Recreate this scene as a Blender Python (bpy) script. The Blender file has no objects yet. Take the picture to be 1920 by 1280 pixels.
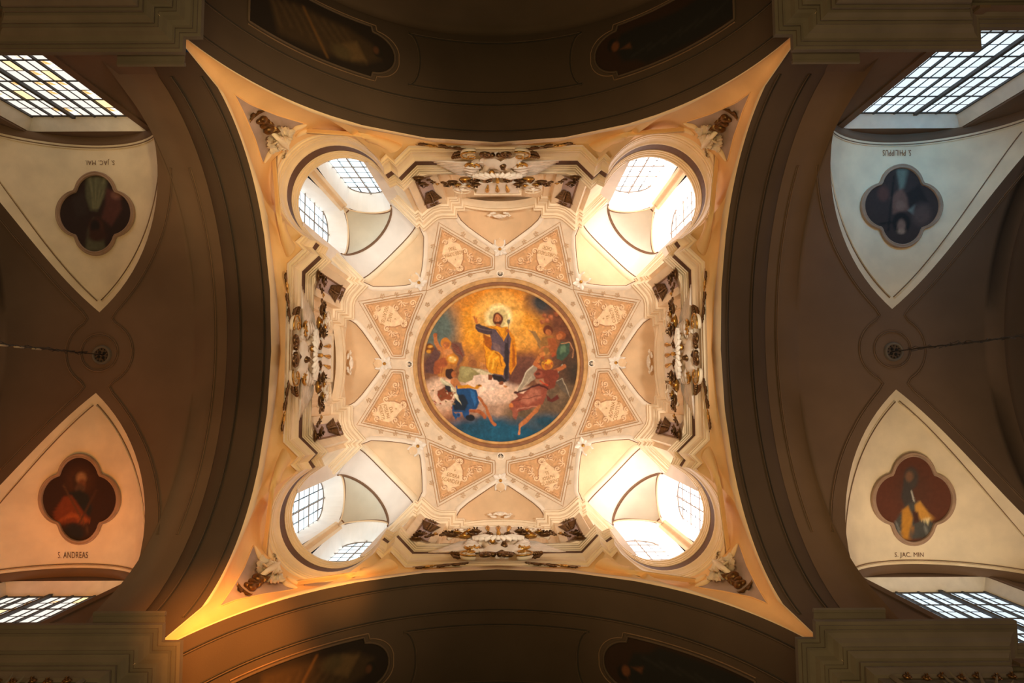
import bpy, math, random
import numpy as np
from mathutils import Vector, Matrix

random.seed(7); rng = np.random.default_rng(7)
C = bpy.context.scene.collection
scene = bpy.context.scene
sin, cos, pi = math.sin, math.cos, math.pi

# ------------------------------------------------------------------ camera, exposure, light
# The world: z is up, the camera stands near the floor (z = 0 is eye height) and looks straight up.
# +x is to the right in the picture, +y is towards its lower edge.
F = 1300.0
def _rot(a, b, c):
    ca, sa = cos(a), sin(a); cb, sb = cos(b), sin(b); cc, sc = cos(c), sin(c)
    Rx = np.array([[1, 0, 0], [0, ca, -sa], [0, sa, ca]]); Ry = np.array([[cb, 0, sb], [0, 1, 0], [-sb, 0, cb]])
    Rz = np.array([[cc, -sc, 0], [sc, cc, 0], [0, 0, 1]])
    return Rz @ Rx @ Ry
RC = _rot(-.0809, -.0013, -.0043)
CAM = np.array([.3014, .9445, 0.0])
cd = bpy.data.cameras.new('camera'); cam = bpy.data.objects.new('camera', cd); C.objects.link(cam)
cd.sensor_width = 36; cd.lens = F / 1920 * 36; cd.clip_end = 200
M = Matrix.Identity(4)
for i in range(3):
    M[i][0] = RC[0][i]; M[i][1] = -RC[1][i]; M[i][2] = -RC[2][i]; M[i][3] = CAM[i]
cam.matrix_world = M
scene.camera = cam

scene.view_settings.view_transform = 'Standard'
scene.view_settings.look = 'None'
scene.view_settings.gamma = 1
scene.view_settings.use_curve_mapping = False
scene.view_settings.exposure = 0.0
scene.cycles.max_bounces = 7; scene.cycles.diffuse_bounces = 5; scene.cycles.glossy_bounces = 2
scene.cycles.sample_clamp_indirect = 6
scene.cycles.caustics_reflective = False; scene.cycles.caustics_refractive = False

w = bpy.data.worlds.new('sky'); scene.world = w; w.use_nodes = True
w.node_tree.nodes['Background'].inputs[0].default_value = (.62, .75, 1, 1)
w.node_tree.nodes['Background'].inputs[1].default_value = .015

def area(name, loc, target, size, power, col, sizey=None, spread=180):
    l = bpy.data.lights.new(name, 'AREA'); l.energy = power; l.color = col
    l.shape = 'RECTANGLE'; l.size = size; l.size_y = sizey or size; l.spread = math.radians(spread)
    o = bpy.data.objects.new(name, l); C.objects.link(o); o.location = loc
    d = Vector(target) - Vector(loc)
    o.rotation_euler = d.to_track_quat('-Z', 'Y').to_euler()
    return o
def spot(name, loc, target, power, col, ang, blend=.5, rad=.15):
    l = bpy.data.lights.new(name, 'SPOT'); l.energy = power; l.color = col
    l.spot_size = math.radians(ang); l.spot_blend = blend; l.shadow_soft_size = rad
    o = bpy.data.objects.new(name, l); C.objects.link(o); o.location = loc
    d = Vector(target) - Vector(loc)
    o.rotation_euler = d.to_track_quat('-Z', 'Y').to_euler()
    return o
# low warm daylight of the nave, coming up from around and below the camera
area('nave_light', (0, .3, -1.0), (0, .3, 20), 5.0, 520, (1, .74, .30))
# two unseen warm spots added near the floor to brighten the dome
spot('dome_fill', (3.2, .6, -1.2), (-.15, 0, 18.5), 6000, (1, .92, .80), 31, .35, .35)
spot('dome_fill', (-2.6, -1.2, -1.2), (.15, 0, 18.5), 3500, (1, .92, .80), 31, .35, .35)
# unseen fill spots added low in the four corners, each brightening the opposite pendentive
for (x_, y_, p_) in ((3.4, 3.2, 5200), (3.4, -3.2, 2600), (-3.4, 3.2, 1300), (-3.4, -3.2, 2000)):
    spot('pendentive_fill', (x_, y_, -.6), (-x_ * 1.2, -y_ * 1.27, 13.6), p_, (1, .72, .34), 24, 1.0, .3)
# daylight reflected up through the nave windows (from a low angle, each bay with its own tint)
for (x_, y_, c_, p_) in ((-8.0, 4.25, (1, .22, .0), 15), (-8.0, -4.25, (1, .6, .3), .4), (8.05, -4.25, (.0, .50, 1), 12), (8.05, 4.25, (1, .72, .42), 16)):
    area('window_daylight', (x_, y_, 9.95), (x_, y_ * .72, 13.7), 2.0, p_, c_, .4, 75)
# low sun caught by the lower end arch and the lower left pendentive
spot('low_sun', (2.8, -3.4, .6), (-3.98, 4.75, 11.0), 34000, (1, .34, .04), 12.5, 1.0, .3)
spot('low_sun', (2.8, -3.4, .6), (-2.9, 4.3, 12.9), 13000, (1, .42, .08), 6.5, 1.0, .25)
area('side_fill', (11.6, .2, 8.0), (-4.5, 0, 12.6), 4.5, 60, (1, .6, .4), 2.2, 110)  # unseen fill added in both side arms to brighten the pendentives
area('side_fill', (-11.6, .2, 8.0), (4.5, 0, 12.6), 4.5, 50, (1, .35, .08), 2.2, 110)

PANE_WARM, PANE_COOL = 1.1, 1.1
DRUM_PANE = 2.9
DRUM_PANE_E = 8.0

# ------------------------------------------------------------------ materials
def s2l(c):
    c = np.asarray(c, float) / 255.
    return np.where(c <= .04045, c / 12.92, ((c + .055) / 1.055) ** 2.4)
def mat(name, rgb, rough=.8, noise=.12, nscale=2.5, bump=.15, metal=0., fine=60.):
    m = bpy.data.materials.new(name); m.use_nodes = True; nt = m.node_tree; b = nt.nodes['Principled BSDF']
    b.inputs['Roughness'].default_value = rough; b.inputs['Metallic'].default_value = metal
    tc = nt.nodes.new('ShaderNodeTexCoord')
    n = nt.nodes.new('ShaderNodeTexNoise'); n.inputs['Scale'].default_value = nscale; n.inputs['Detail'].default_value = 6
    nt.links.new(tc.outputs['Object'], n.inputs['Vector'])
    mx = nt.nodes.new('ShaderNodeMix'); mx.data_type = 'RGBA'
    c = np.array(rgb); lo, hi = np.clip(c * (1 - noise), 0, 1), np.clip(c * (1 + noise), 0, 1)
    mx.inputs['A'].default_value = (*lo, 1); mx.inputs['B'].default_value = (*hi, 1)
    rp = nt.nodes.new('ShaderNodeMapRange'); rp.inputs['From Min'].default_value = .35; rp.inputs['From Max'].default_value = .65
    nt.links.new(n.outputs['Fac'], rp.inputs['Value']); nt.links.new(rp.outputs[0], mx.inputs['Factor'])
    nt.links.new(mx.outputs['Result'], b.inputs['Base Color'])
    n2 = nt.nodes.new('ShaderNodeTexNoise'); n2.inputs['Scale'].default_value = fine; n2.inputs['Detail'].default_value = 3
    nt.links.new(tc.outputs['Object'], n2.inputs['Vector'])
    bp_ = nt.nodes.new('ShaderNodeBump'); bp_.inputs['Strength'].default_value = bump; bp_.inputs['Distance'].default_value = .01
    nt.links.new(n2.outputs['Fac'], bp_.inputs['Height']); nt.links.new(bp_.outputs[0], b.inputs['Normal'])
    return m
def vmat(name, rough=.85, gain=1.0):
    m = bpy.data.materials.new(name); m.use_nodes = True; nt = m.node_tree; b = nt.nodes['Principled BSDF']
    b.inputs['Roughness'].default_value = rough
    a = nt.nodes.new('ShaderNodeAttribute'); a.attribute_name = 'Col'
    tc = nt.nodes.new('ShaderNodeTexCoord'); n = nt.nodes.new('ShaderNodeTexNoise'); n.inputs['Scale'].default_value = 14; n.inputs['Detail'].default_value = 8
    nt.links.new(tc.outputs['Object'], n.inputs['Vector'])
    rp = nt.nodes.new('ShaderNodeMapRange'); rp.inputs['To Min'].default_value = .9 * gain; rp.inputs['To Max'].default_value = 1.1 * gain
    rp.inputs['From Min'].default_value = .3; rp.inputs['From Max'].default_value = .7
    nt.links.new(n.outputs['Fac'], rp.inputs['Value'])
    vm = nt.nodes.new('ShaderNodeVectorMath'); vm.operation = 'SCALE'
    nt.links.new(a.outputs['Color'], vm.inputs[0]); nt.links.new(rp.outputs[0], vm.inputs['Scale'])
    nt.links.new(vm.outputs[0], b.inputs['Base Color'])
    return m
def emat(name, rgb, s, stain=None):
    m = bpy.data.materials.new(name); m.use_nodes = True; nt = m.node_tree
    for n in list(nt.nodes): nt.nodes.remove(n)
    o = nt.nodes.new('ShaderNodeOutputMaterial'); e = nt.nodes.new('ShaderNodeEmission')
    e.inputs[0].default_value = (*rgb, 1); e.inputs[1].default_value = s
    if stain is not None:
        tc = nt.nodes.new('ShaderNodeTexCoord'); n = nt.nodes.new('ShaderNodeTexNoise'); n.inputs['Scale'].default_value = 9; n.inputs['Detail'].default_value = 4
        nt.links.new(tc.outputs['Object'], n.inputs['Vector'])
        rp = nt.nodes.new('ShaderNodeMapRange'); rp.inputs['From Min'].default_value = .48; rp.inputs['From Max'].default_value = .62
        mx = nt.nodes.new('ShaderNodeMix'); mx.data_type = 'RGBA'
        mx.inputs['A'].default_value = (*rgb, 1); mx.inputs['B'].default_value = (*stain, 1)
        nt.links.new(n.outputs['Fac'], rp.inputs['Value']); nt.links.new(rp.outputs[0], mx.inputs['Factor']); nt.links.new(mx.outputs['Result'], e.inputs[0])
    nt.links.new(e.outputs[0], o.inputs[0])
    return m
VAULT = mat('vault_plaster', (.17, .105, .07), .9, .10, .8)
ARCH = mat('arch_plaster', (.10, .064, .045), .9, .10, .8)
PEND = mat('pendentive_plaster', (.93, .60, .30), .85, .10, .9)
RIM = mat('rim_plaster', (.93, .70, .46), .85, .06, .9)
PINK = mat('mauve_plaster', (.46, .34, .32), .85, .15, 2)
STUC = mat('cream_stucco', (.90, .72, .50), .6, .06, 2)
STUCW = mat('white_stucco', (.92, .80, .66), .55, .05, 3)
WEB = mat('web_plaster', (.80, .56, .34), .85, .08, 1.5)
CAPM = mat('painted_vault', (.80, .63, .46), .85, .07, 5)
NICHE = mat('niche_plaster', (.84, .75, .68), .8, .05, 1.5)
GREENY = mat('grey_green_plaster', (.66, .60, .49), .8, .06, 1.5)
BROWN = mat('dark_brown', (.13, .055, .03), .7, .1, 3)
LINE = mat('brown_line_paint', (.20, .10, .05), .7, .1, 3)
LINEV = mat('incised_line', (.22, .13, .08), .8, .1, 3)
GOLD = mat('gilding', (.55, .29, .06), .32, .35, 14, .3, .85)
GOLDD = mat('old_gilding', (.17, .085, .03), .38, .4, 12, .3, .75)
GREY = mat('grey_stone', (.15, .12, .095), .75, .12, 2)
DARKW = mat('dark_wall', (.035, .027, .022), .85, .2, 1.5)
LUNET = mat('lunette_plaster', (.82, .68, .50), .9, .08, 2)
REVEAL = mat('reveal_plaster', (.78, .72, .64), .85, .08, 3)
IRON = mat('iron_bar', (.05, .045, .045), .6, .2, 5)
IRONW = mat('painted_bar', (.22, .17, .14), .6, .2, 5)
WIRE = mat('dark_wire', (.05, .04, .035), .6, .2, 5)
BRASS = mat('cable_sheath', (.5, .38, .24), .5, .2, 5)
TEXTM = mat('letter_paint', (.13, .05, .03), .8, .1, 5)
TEXTG = mat('ochre_letter_paint', (.42, .20, .05), .8, .1, 5)
PAINT = vmat('fresco_paint')
HOLE = mat('vent_dark', (.01, .008, .007), .9, .1, 5)
FLOORM = mat('floor_stone', (.35, .28, .22), .6, .15, 1)

# ------------------------------------------------------------------ projection helpers (where a measured point stands)
def ray(px, py): return RC.T @ np.array([(px - 960) / F, (py - 640) / F, 1.])
def atZ(px, py, Z):
    d = ray(px, py); return CAM + d * Z / d[2]
def atY(px, py, Y):
    d = ray(px, py); return CAM + d * (Y - CAM[1]) / d[1]
def on(px, py, zf, z0=14.):
    p = atZ(px, py, z0)
    for _ in range(25): p = atZ(px, py, .5 * p[2] + .5 * zf(p[0], p[1]))
    return p

# ------------------------------------------------------------------ mesh helpers
def setp(o, label=None, cat=None, group=None, kind=None):
    if label: o['label'] = label
    if cat: o['category'] = cat
    if group: o['group'] = group
    if kind: o['kind'] = kind
    return o
def mk(name, V, Fc, m, parent=None, smooth=True, col=None):
    me = bpy.data.meshes.new(name); me.from_pydata([tuple(map(float, v)) for v in V], [], [tuple(map(int, f)) for f in Fc])
    me.materials.append(m)
    if smooth: me.polygons.foreach_set('use_smooth', [True] * len(me.polygons))
    if col is not None:
        a = me.color_attributes.new('Col', 'FLOAT_COLOR', 'POINT')
        a.data.foreach_set('color', np.column_stack([col, np.ones(len(col))]).astype(np.float32).ravel())
    me.update()
    o = bpy.data.objects.new(name, me); C.objects.link(o)
    if parent is not None: o.parent = parent
    return o
class MB:
    def __init__(s): s.V = []; s.F = []
    def add(s, V, Fc):
        n = len(s.V); s.V += [tuple(map(float, v)) for v in V]; s.F += [tuple(int(i) + n for i in f) for f in Fc]
        return s
    def grid(s, P, cu=False, cv=False):
        P = np.asarray(P, float); a, b = P.shape[:2]; Fc = []
        for i in range(a if cu else a - 1):
            for j in range(b if cv else b - 1):
                Fc.append((i * b + j, ((i + 1) % a) * b + j, ((i + 1) % a) * b + (j + 1) % b, i * b + (j + 1) % b))
        return s.add(P.reshape(-1, 3), Fc)
    def box(s, c, h, ax=None):
        A = np.eye(3) if ax is None else np.asarray(ax, float)
        V = [np.asarray(c, float) + A.T @ (np.array([x, y, z]) * h) for x in (-1, 1) for y in (-1, 1) for z in (-1, 1)]
        return s.add(V, [(0, 1, 3, 2), (4, 6, 7, 5), (0, 4, 5, 1), (2, 3, 7, 6), (0, 2, 6, 4), (1, 5, 7, 3)])
    def tube(s, pts, r, n=6, cap=True, closed=False):
        P = np.asarray(pts, float); k = len(P); R = np.full(k, r) if np.isscalar(r) else np.asarray(r, float)
        if closed: T = np.roll(P, -1, 0) - np.roll(P, 1, 0)
        else: T = np.gradient(P, axis=0)
        T /= np.linalg.norm(T, axis=1)[:, None] + 1e-9
        u = np.cross(T[0], [0, 0, 1.]);
        if np.linalg.norm(u) < .1: u = np.cross(T[0], [0, 1., 0])
        u /= np.linalg.norm(u); G = np.zeros((k, n, 3))
        for i in range(k):
            u = u - T[i] * (u @ T[i]); u /= np.linalg.norm(u) + 1e-9; v = np.cross(T[i], u)
            for j in range(n):
                a = 2 * pi * j / n; G[i, j] = P[i] + R[i] * (cos(a) * u + sin(a) * v)
        s.grid(G, cu=closed, cv=True)
        if cap and not closed:
            b = len(s.V) - k * n
            s.F.append(tuple(b + j for j in range(n))); s.F.append(tuple(b + (k - 1) * n + j for j in reversed(range(n))))
        return s
    def ball(s, c, r, nu=8, nv=5, ax=None):
        A = np.eye(3) if ax is None else np.asarray(ax, float); r = np.ones(3) * r
        P = np.zeros((nv + 1, nu, 3))
        for i in range(nv + 1):
            for j in range(nu):
                t, a = pi * i / nv, 2 * pi * j / nu
                P[i, j] = np.asarray(c, float) + A.T @ (np.array([sin(t) * cos(a), sin(t) * sin(a), cos(t)]) * r)
        return s.grid(P, cv=True)
    def build(s, name, m, parent=None, smooth=True): return mk(name, s.V, s.F, m, parent, smooth)
def structure(o): o['kind'] = 'structure'; return o

def sweep(path, prof, closed=False, fac=None):
    """profile (inward offset, z) swept with mitres along a plan path whose interior lies on n=(dy,-dx)"""
    P = np.asarray(path, float); n = len(P)
    d = (np.roll(P, -1, 0) - P); d /= np.linalg.norm(d, axis=1)[:, None] + 1e-12
    N = np.column_stack([d[:, 1], -d[:, 0]])
    out = np.zeros((n, len(prof), 3))
    for i in range(n):
        a, b = N[(i - 1) % n], N[i]
        if not closed and i == 0: a = b
        if not closed and i == n - 1: b = a
        mm = (a + b) / max(.25, 1 + a @ b)
        for j, (o, z) in enumerate(prof):
            f_ = 1. if fac is None else fac[i]
            out[i, j] = (P[i, 0] + mm[0] * o * f_, P[i, 1] + mm[1] * o * f_, z)
    return out
TS = [np.diag([sx, sy, 1.]) for sx in (1, -1) for sy in (1, -1)]
SW = np.array([[0, 1., 0], [1, 0, 0], [0, 0, 1]])
T4 = TS                                   # the four corners, from north-west
T8 = [t for t in TS] + [t @ SW for t in TS]
NSWE = [np.eye(3), np.diag([1., -1, 1]), SW, np.diag([-1., 1, 1]) @ SW]   # sides: top, bottom, left, right
def m4(t):
    m = Matrix.Identity(4)
    for i in range(3):
        for j in range(3): m[i][j] = t[i][j]
    return m
def copy_tree(o, t, parent=None):
    c = o.copy(); C.objects.link(c)
    if parent is None: c.matrix_world = m4(t) @ o.matrix_basis
    else: c.parent = parent
    for ch in list(o.children): copy_tree(ch, t, c)
    return c
def copies(o, ts, labels=None):
    res = [o]
    for i, t in enumerate(ts[1:]):
        c = copy_tree(o, t)
        if labels: c['label'] = labels[i + 1]
        res.append(c)
    if labels: o['label'] = labels[0]
    return res
def empty(name, loc=(0, 0, 0)):
    o = bpy.data.objects.new(name, None); C.objects.link(o); o.location = loc; return o
class At:
    """meshes whose vertices are given in world coordinates, hung under an Empty at loc"""
    def __init__(s, name, loc, label, cat, group=None):
        s.loc = np.array(loc, float); s.o = empty(name, tuple(s.loc)); setp(s.o, label, cat, group)
    def add(s, name, mb, m, parent=None, smooth=True, label=None):
        V = [tuple(np.array(v) - s.loc) for v in mb.V]
        o = mk(name, V, mb.F, m, s.o if parent is None else parent, smooth)
        if label: o['label'] = label
        return o

# ------------------------------------------------------------------ main dimensions
WX, LY = 4.5, 4.28
def nz(x, dr=0): return 8.58 + (5.27 + dr) * math.sqrt(max(0, 1 - (x / (WX + dr)) ** 2))
def wz(y, dr=0): return 10.1 + (3.75 + dr) * math.sqrt(max(0, 1 - (y / (LY + dr)) ** 2))
XB = 8.02                                  # centre of each side bay

# ---- arches and barrels north and south (axis along y)
def barY(s, prof, a0=-80, a1=80, n=72):
    P = np.zeros((len(prof), n + 1, 3))
    for i, (Y, dr) in enumerate(prof):
        for j in range(n + 1):
            t = math.radians(a0 + (a1 - a0) * j / n); P[i, j] = ((WX + dr) * sin(t), s * Y, 8.58 + (5.27 + dr) * cos(t))
    return P
def barX(s, prof, a0=-90, a1=90, n=72):
    P = np.zeros((len(prof), n + 1, 3))
    for i, (X, dr) in enumerate(prof):
        for j in range(n + 1):
            t = math.radians(a0 + (a1 - a0) * j / n); P[i, j] = (s * X, (LY + dr) * sin(t), 10.1 + (3.75 + dr) * cos(t))
    return P
profN = [(4.28, 0), (5.07, .0), (5.17, .06), (6.55, .06), (6.62, .2), (6.86, .22), (6.88, -.05),
         (9.5, -.05)]
profW = [(4.5, 0), (5.25, 0), (5.44, .15), (5.46, .165)]
for s in (-1, 1):
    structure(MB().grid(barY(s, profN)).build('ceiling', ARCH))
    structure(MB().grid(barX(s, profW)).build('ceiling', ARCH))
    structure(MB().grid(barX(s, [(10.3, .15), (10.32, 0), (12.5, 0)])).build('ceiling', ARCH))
    # end walls of the modelled arms
    e = [(-4.6, s * 9.5, 7), (4.6, s * 9.5, 7), (4.6, s * 9.5, 14), (-4.6, s * 9.5, 14)]
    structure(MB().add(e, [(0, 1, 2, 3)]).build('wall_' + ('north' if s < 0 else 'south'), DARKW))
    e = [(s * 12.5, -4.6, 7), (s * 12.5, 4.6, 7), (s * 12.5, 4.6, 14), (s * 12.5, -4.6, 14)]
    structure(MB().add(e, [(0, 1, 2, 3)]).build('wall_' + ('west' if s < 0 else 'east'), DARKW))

# ---- side bays: barrel cut by a window lunette on each side
GX = [(0, .83), (.25, 1.03), (.48, 1.25), (.93, 1.9), (1.3, 2.48), (1.65, 3.14), (1.85, 3.56), (1.95, 3.95)]
_pf = np.polyfit([g[0] for g in GX], [g[1] for g in GX], 3); GX = [(x, float(np.polyval(_pf, x))) for x in np.linspace(0, 1.95, 28)]
def yg(dx):
    dx = abs(dx); return float(np.interp(dx, [g[0] for g in GX], [g[1] for g in GX]))
YB = 4.17
def zb(dx): return wz(3.95, .15) - .12 + (13.66 - wz(3.95, .15) + .12) * math.sqrt(max(0, 1 - (dx / 1.95) ** 2))
def webz(x, y, s):
    dx = np.clip(x - s * XB, -1.95, 1.95); g = yg(dx); ay = abs(y)
    t = (ay - g) / max(.05, YB - g); zg = wz(g, .15)
    return zg + (zb(dx) - zg) * t + .10 * sin(pi * min(1, max(0, t)))
for s in (-1, 1):
    dxs = sorted(set(list(np.linspace(-1.95, 1.95, 40)) + [0., -2.57, -2.3, -1.951, 1.951, 2.28]))
    P = np.zeros((len(dxs), 41, 3))
    for i, dx in enumerate(dxs):
        tm = pi / 2 if abs(dx) > 1.9501 else math.asin(yg(dx) / (LY + .15))
        for j in range(41):
            t = tm * (j / 20 - 1); P[i, j] = (s * (XB + dx), (LY + .15) * sin(t), 10.1 + 3.9 * cos(t))
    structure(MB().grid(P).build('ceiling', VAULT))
    for q in (-1, 1):
        G = np.zeros((41, 13, 3)); K = np.zeros((41, 3, 3))
        for i in range(41):
            dx = 1.95 * sin(pi / 2 * (i / 20 - 1)); x = s * XB + dx
            g = yg(dx)
            for j in range(13):
                y = g + (YB - g) * j / 12; G[i, j] = (x, q * y, webz(x, y, s))
            z0 = zb(dx); K[i] = [(x, q * YB, z0), (x, q * (YB + .04), z0 - .05), (x, q * 4.33, z0 - .02)]
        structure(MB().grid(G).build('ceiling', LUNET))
        structure(MB().grid(K).build('trim_1', VAULT))

# ---- nave windows with splayed reveals, bars and panes; the walls they pierce
PANEM = {}
PANEM['warm'] = [emat('warm_pane', (1, .93, .82), PANE_WARM), emat('stained_pane', (1, .95, .9), 1.3, (.95, .5, .15)), emat('amber_pane', (1, .72, .35), 1.6)]
PANEM['cool'] = [emat('cool_pane', (.80, .93, 1), PANE_COOL), emat('cool_pane_pale', (.75, .9, 1), 1.25)]
PANEM['drum'] = [emat('drum_pane', (.78, .95, 1), DRUM_PANE), emat('drum_pane_pale', (.82, .95, 1), DRUM_PANE * .8)]
PANEM['drum_east'] = [emat('bright_drum_pane', (1, .88, .82), DRUM_PANE_E), emat('bright_drum_pane_pale', (1, .95, .9), DRUM_PANE_E * .85)]
def pane_mesh(w_, h_, m):
    me = bpy.data.meshes.new('pane'); a, b = w_ / 2, h_ / 2
    V = [(x, y, z) for x in (-a, a) for y in (-.004, .004) for z in (-b, b)]
    me.from_pydata(V, [], [(0, 1, 3, 2), (4, 6, 7, 5), (0, 4, 5, 1), (2, 3, 7, 6), (0, 2, 6, 4), (1, 5, 7, 3)]); me.materials.append(m); return me
wi = 0
for s in (-1, 1):
    for q in (-1, 1):
        wi += 1; kind = 'warm' if s < 0 else 'cool'
        x0 = s * XB; yo, yp = 4.33, 4.58
        hwo, hwp, zt, ztp, zbot, zbp = 1.17, 1.02, 13.32, 13.16, 9.6, 9.7
        side = 'north' if q < 0 else 'south'
        mb = MB()   # wall around the opening
        xs = np.linspace(-hwo, hwo, 17)
        top = [(x0 + x, q * yo, zt) for x in xs] ; up = [(x0 + x, q * yo, zb(x) + .02) for x in xs]
        mb.grid(np.array([top, up]))
        for e in (-1, 1):
            xs = np.linspace(hwo, 2.0, 8) * e
            zz = [9.0] ; A = [(x0 + x, q * yo, 9.0) for x in xs]; B = [(x0 + x, q * yo, min(zt, zb(min(1.95, abs(x))) )) for x in xs]; D = [(x0 + x, q * yo, zb(min(1.95, abs(x))) + .02) for x in xs]
            mb.grid(np.array([A, B, D]))
            mb.grid(np.array([[(x0 + e * 2.0, q * yo, 9.0), (x0 + e * 2.0, q * yo, 12.6)], [(x0 + e * 3.2, q * yo, 9.0), (x0 + e * 3.2, q * yo, 12.6)]]))
        mb.add([(x0 - hwo, q * yo, 9.0), (x0 + hwo, q * yo, 9.0), (x0 + hwo, q * yo, zbot), (x0 - hwo, q * yo, zbot)], [(0, 1, 2, 3)])
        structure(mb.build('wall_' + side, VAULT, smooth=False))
        # raised plain band framing the opening
        mb = MB(); o1, o2 = hwo + .02, hwo + .17
        for (a, b, c_, d) in ((-o2, -o1, 9.0, zt + .02), (o1, o2, 9.0, zt + .02)):
            mb.box((x0 + (a + b) / 2, q * (yo - .012), (c_ + d) / 2), ((b - a) / 2, .02, (d - c_) / 2))
        structure(mb.build('trim_2', VAULT, smooth=False))
        win = structure(empty('window_%d' % wi, (x0, q * yp, zbp)))
        mb = MB(); A = [(-hwo, zbot), (hwo, zbot), (hwo, zt), (-hwo, zt)]; B = [(-hwp, zbp), (hwp, zbp), (hwp, ztp), (-hwp, ztp)]
        V = [(a, q * (yo - yp), z - zbp) for a, z in A] + [(a, 0, z - zbp) for a, z in B]
        mb.add(V, [(i, (i + 1) % 4, 4 + (i + 1) % 4, 4 + i) for i in range(4)])
        mb.build('reveal', REVEAL, win, False)
        nc, nr = 10, 8; pw, ph = 2 * hwp / nc, (ztp - zbp) / 9.2
        mb = MB(); mt = MB()
        for c_ in range(nc + 1):
            x = -hwp + c_ * pw
            if c_ == 4 and s < 0 or c_ == 6 and s > 0: mb.box((x, -q * .03, (ztp - zbp) / 2), (.032, .03, (ztp - zbp) / 2))
            elif c_ % 2 == 0: mb.box((x, -q * .015, (ztp - zbp) / 2), (.017, .02, (ztp - zbp) / 2))
            else: mt.box((x, 0, (ztp - zbp) / 2), (.005, .012, (ztp - zbp) / 2))
        for r_ in range(10):
            z = (ztp - zbp) - r_ * ph
            if r_ % 2 == 0: mb.box((0, -q * .008, z - .005), (hwp, .008, .014 if r_ else .04))
            else: mt.box((0, 0, z), (hwp, .005, .004))
        mb.build('glazing_bar', IRON, win, False); mt.build('lead_line', IRON, win, False)
        ms = [pane_mesh(pw * .97, ph * .97, m) for m in PANEM[kind]]
        for c_ in range(nc):
            for r_ in range(9):
                z = (ztp - zbp) - (r_ + .5) * ph
                k = random.random()
                me = ms[0] if k < .62 else (ms[1] if k < .9 else ms[-1])
                o = bpy.data.objects.new('pane', me); C.objects.link(o); o.parent = win; o.location = (-hwp + (c_ + .5) * pw, q * .01, z)

# ------------------------------------------------------------------ main entablature on the four piers
Wp = [(-12.4, -4.17), (-6.86, -4.17), (-6.86, -3.86), (-4.24, -3.86), (-4.24, -4.08), (-4.0, -4.08), (-4.0, -9.4)]
profC = [(-.50, -1.6), (-.50, 8.05), (-.46, 8.07), (-.46, 8.2), (-.5, 8.22), (-.5, 8.72), (-.46, 8.73), (-.41, 8.82), (-.41, 8.86), (-.47, 8.865), (-.47, 8.885), (-.38, 8.89), (-.38, 8.93), (-.43, 8.935), (-.43, 8.95), (-.35, 8.955), (-.31, 9.0), (-.28, 9.01), (-.28, 9.03), (-.33, 9.035), (-.33, 9.055), (-.25, 9.06),
         (-.25, 9.08), (-.21, 9.10), (-.17, 9.15), (-.11, 9.18), (-.08, 9.18), (-.08, 9.20), (-.13, 9.205), (-.13, 9.225), (-.04, 9.23), (-.04, 9.26), (0, 9.27), (0, 9.36), (-.03, 9.40), (-.7, 9.44)]
PC = sweep(Wp[::-1], profC)
CN = ['north-west', 'south-west', 'north-east', 'south-east']
for t, nm in zip(T4, CN):
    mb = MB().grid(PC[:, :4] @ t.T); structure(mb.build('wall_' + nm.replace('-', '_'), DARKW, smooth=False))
    structure(MB().grid(PC[:, 3:] @ t.T).build('trim_3', GREY, smooth=False))

# ------------------------------------------------------------------ pendentives
CC, CR = (-3.46, -3.46), 1.09
def e1path():
    p = [(0, -4.26), (-.9, -4.26), (-1.80, -4.26), (-2.10, -3.95), (-2.26, -4.10), (-2.385, -3.97)]
    r0 = math.dist(p[-1], CC); a0 = math.atan2(p[-1][1] - CC[1], p[-1][0] - CC[0])      # about -26 deg
    tot = 1.5 * pi + 2 * a0
    n = 40
    for i in range(1, n):
        a = a0 - tot * i / n; r_ = CR + (r0 - CR) * math.exp(-7. * min(i, n - i) / n); p.append((CC[0] + r_ * cos(a), CC[1] + r_ * sin(a)))
    q = [(b, a) for a, b in p[:6]][::-1]
    return p + q
E1Q = e1path()
def fullpath(Q):
    Q = np.array(Q); A = Q; B = (Q * [1, -1])[::-1]; D = Q * [-1, -1]; E_ = (Q * [-1, 1])[::-1]
    out = list(A)
    for X in (B, D, E_): out += list(X[1:] if np.allclose(X[0], out[-1]) else X)
    if np.allclose(out[0], out[-1]): out = out[:-1]
    return np.array(out)
E1 = fullpath(E1Q)
E1F = [1. - .4 * min(1., max(0., (1.28 - min(math.dist((abs(x), abs(y)), (3.46, 3.46)), 1.28)) / .12)) for x, y in E1]
PEX = {}
def pend_strip():
    """rows: rim point -> ring point, over the quadrant path"""
    n = len(E1Q); rows = []
    L = [0]
    for i in range(1, n): L.append(L[-1] + math.dist(E1Q[i], E1Q[i - 1]))
    for i, (x, y) in enumerate(E1Q):
        t = L[i] / L[-1]
        # rim parameter: first half on the north rim, second on the west rim
        if t <= .5:
            u = t * 2; th = (pi / 2) * (u ** .93) * .945
            r0 = np.array((-WX * sin(th), -LY, 8.58 + 5.27 * cos(th)))
        else:
            u = (1 - t) * 2; th = (pi / 2) * (u ** .93) * .86
            r0 = np.array((-WX, -LY * sin(th), 10.1 + 3.75 * cos(th)))
        rows.append((r0, np.array((x, y, 14.12))))
    return rows
ROWS = pend_strip()
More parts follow.
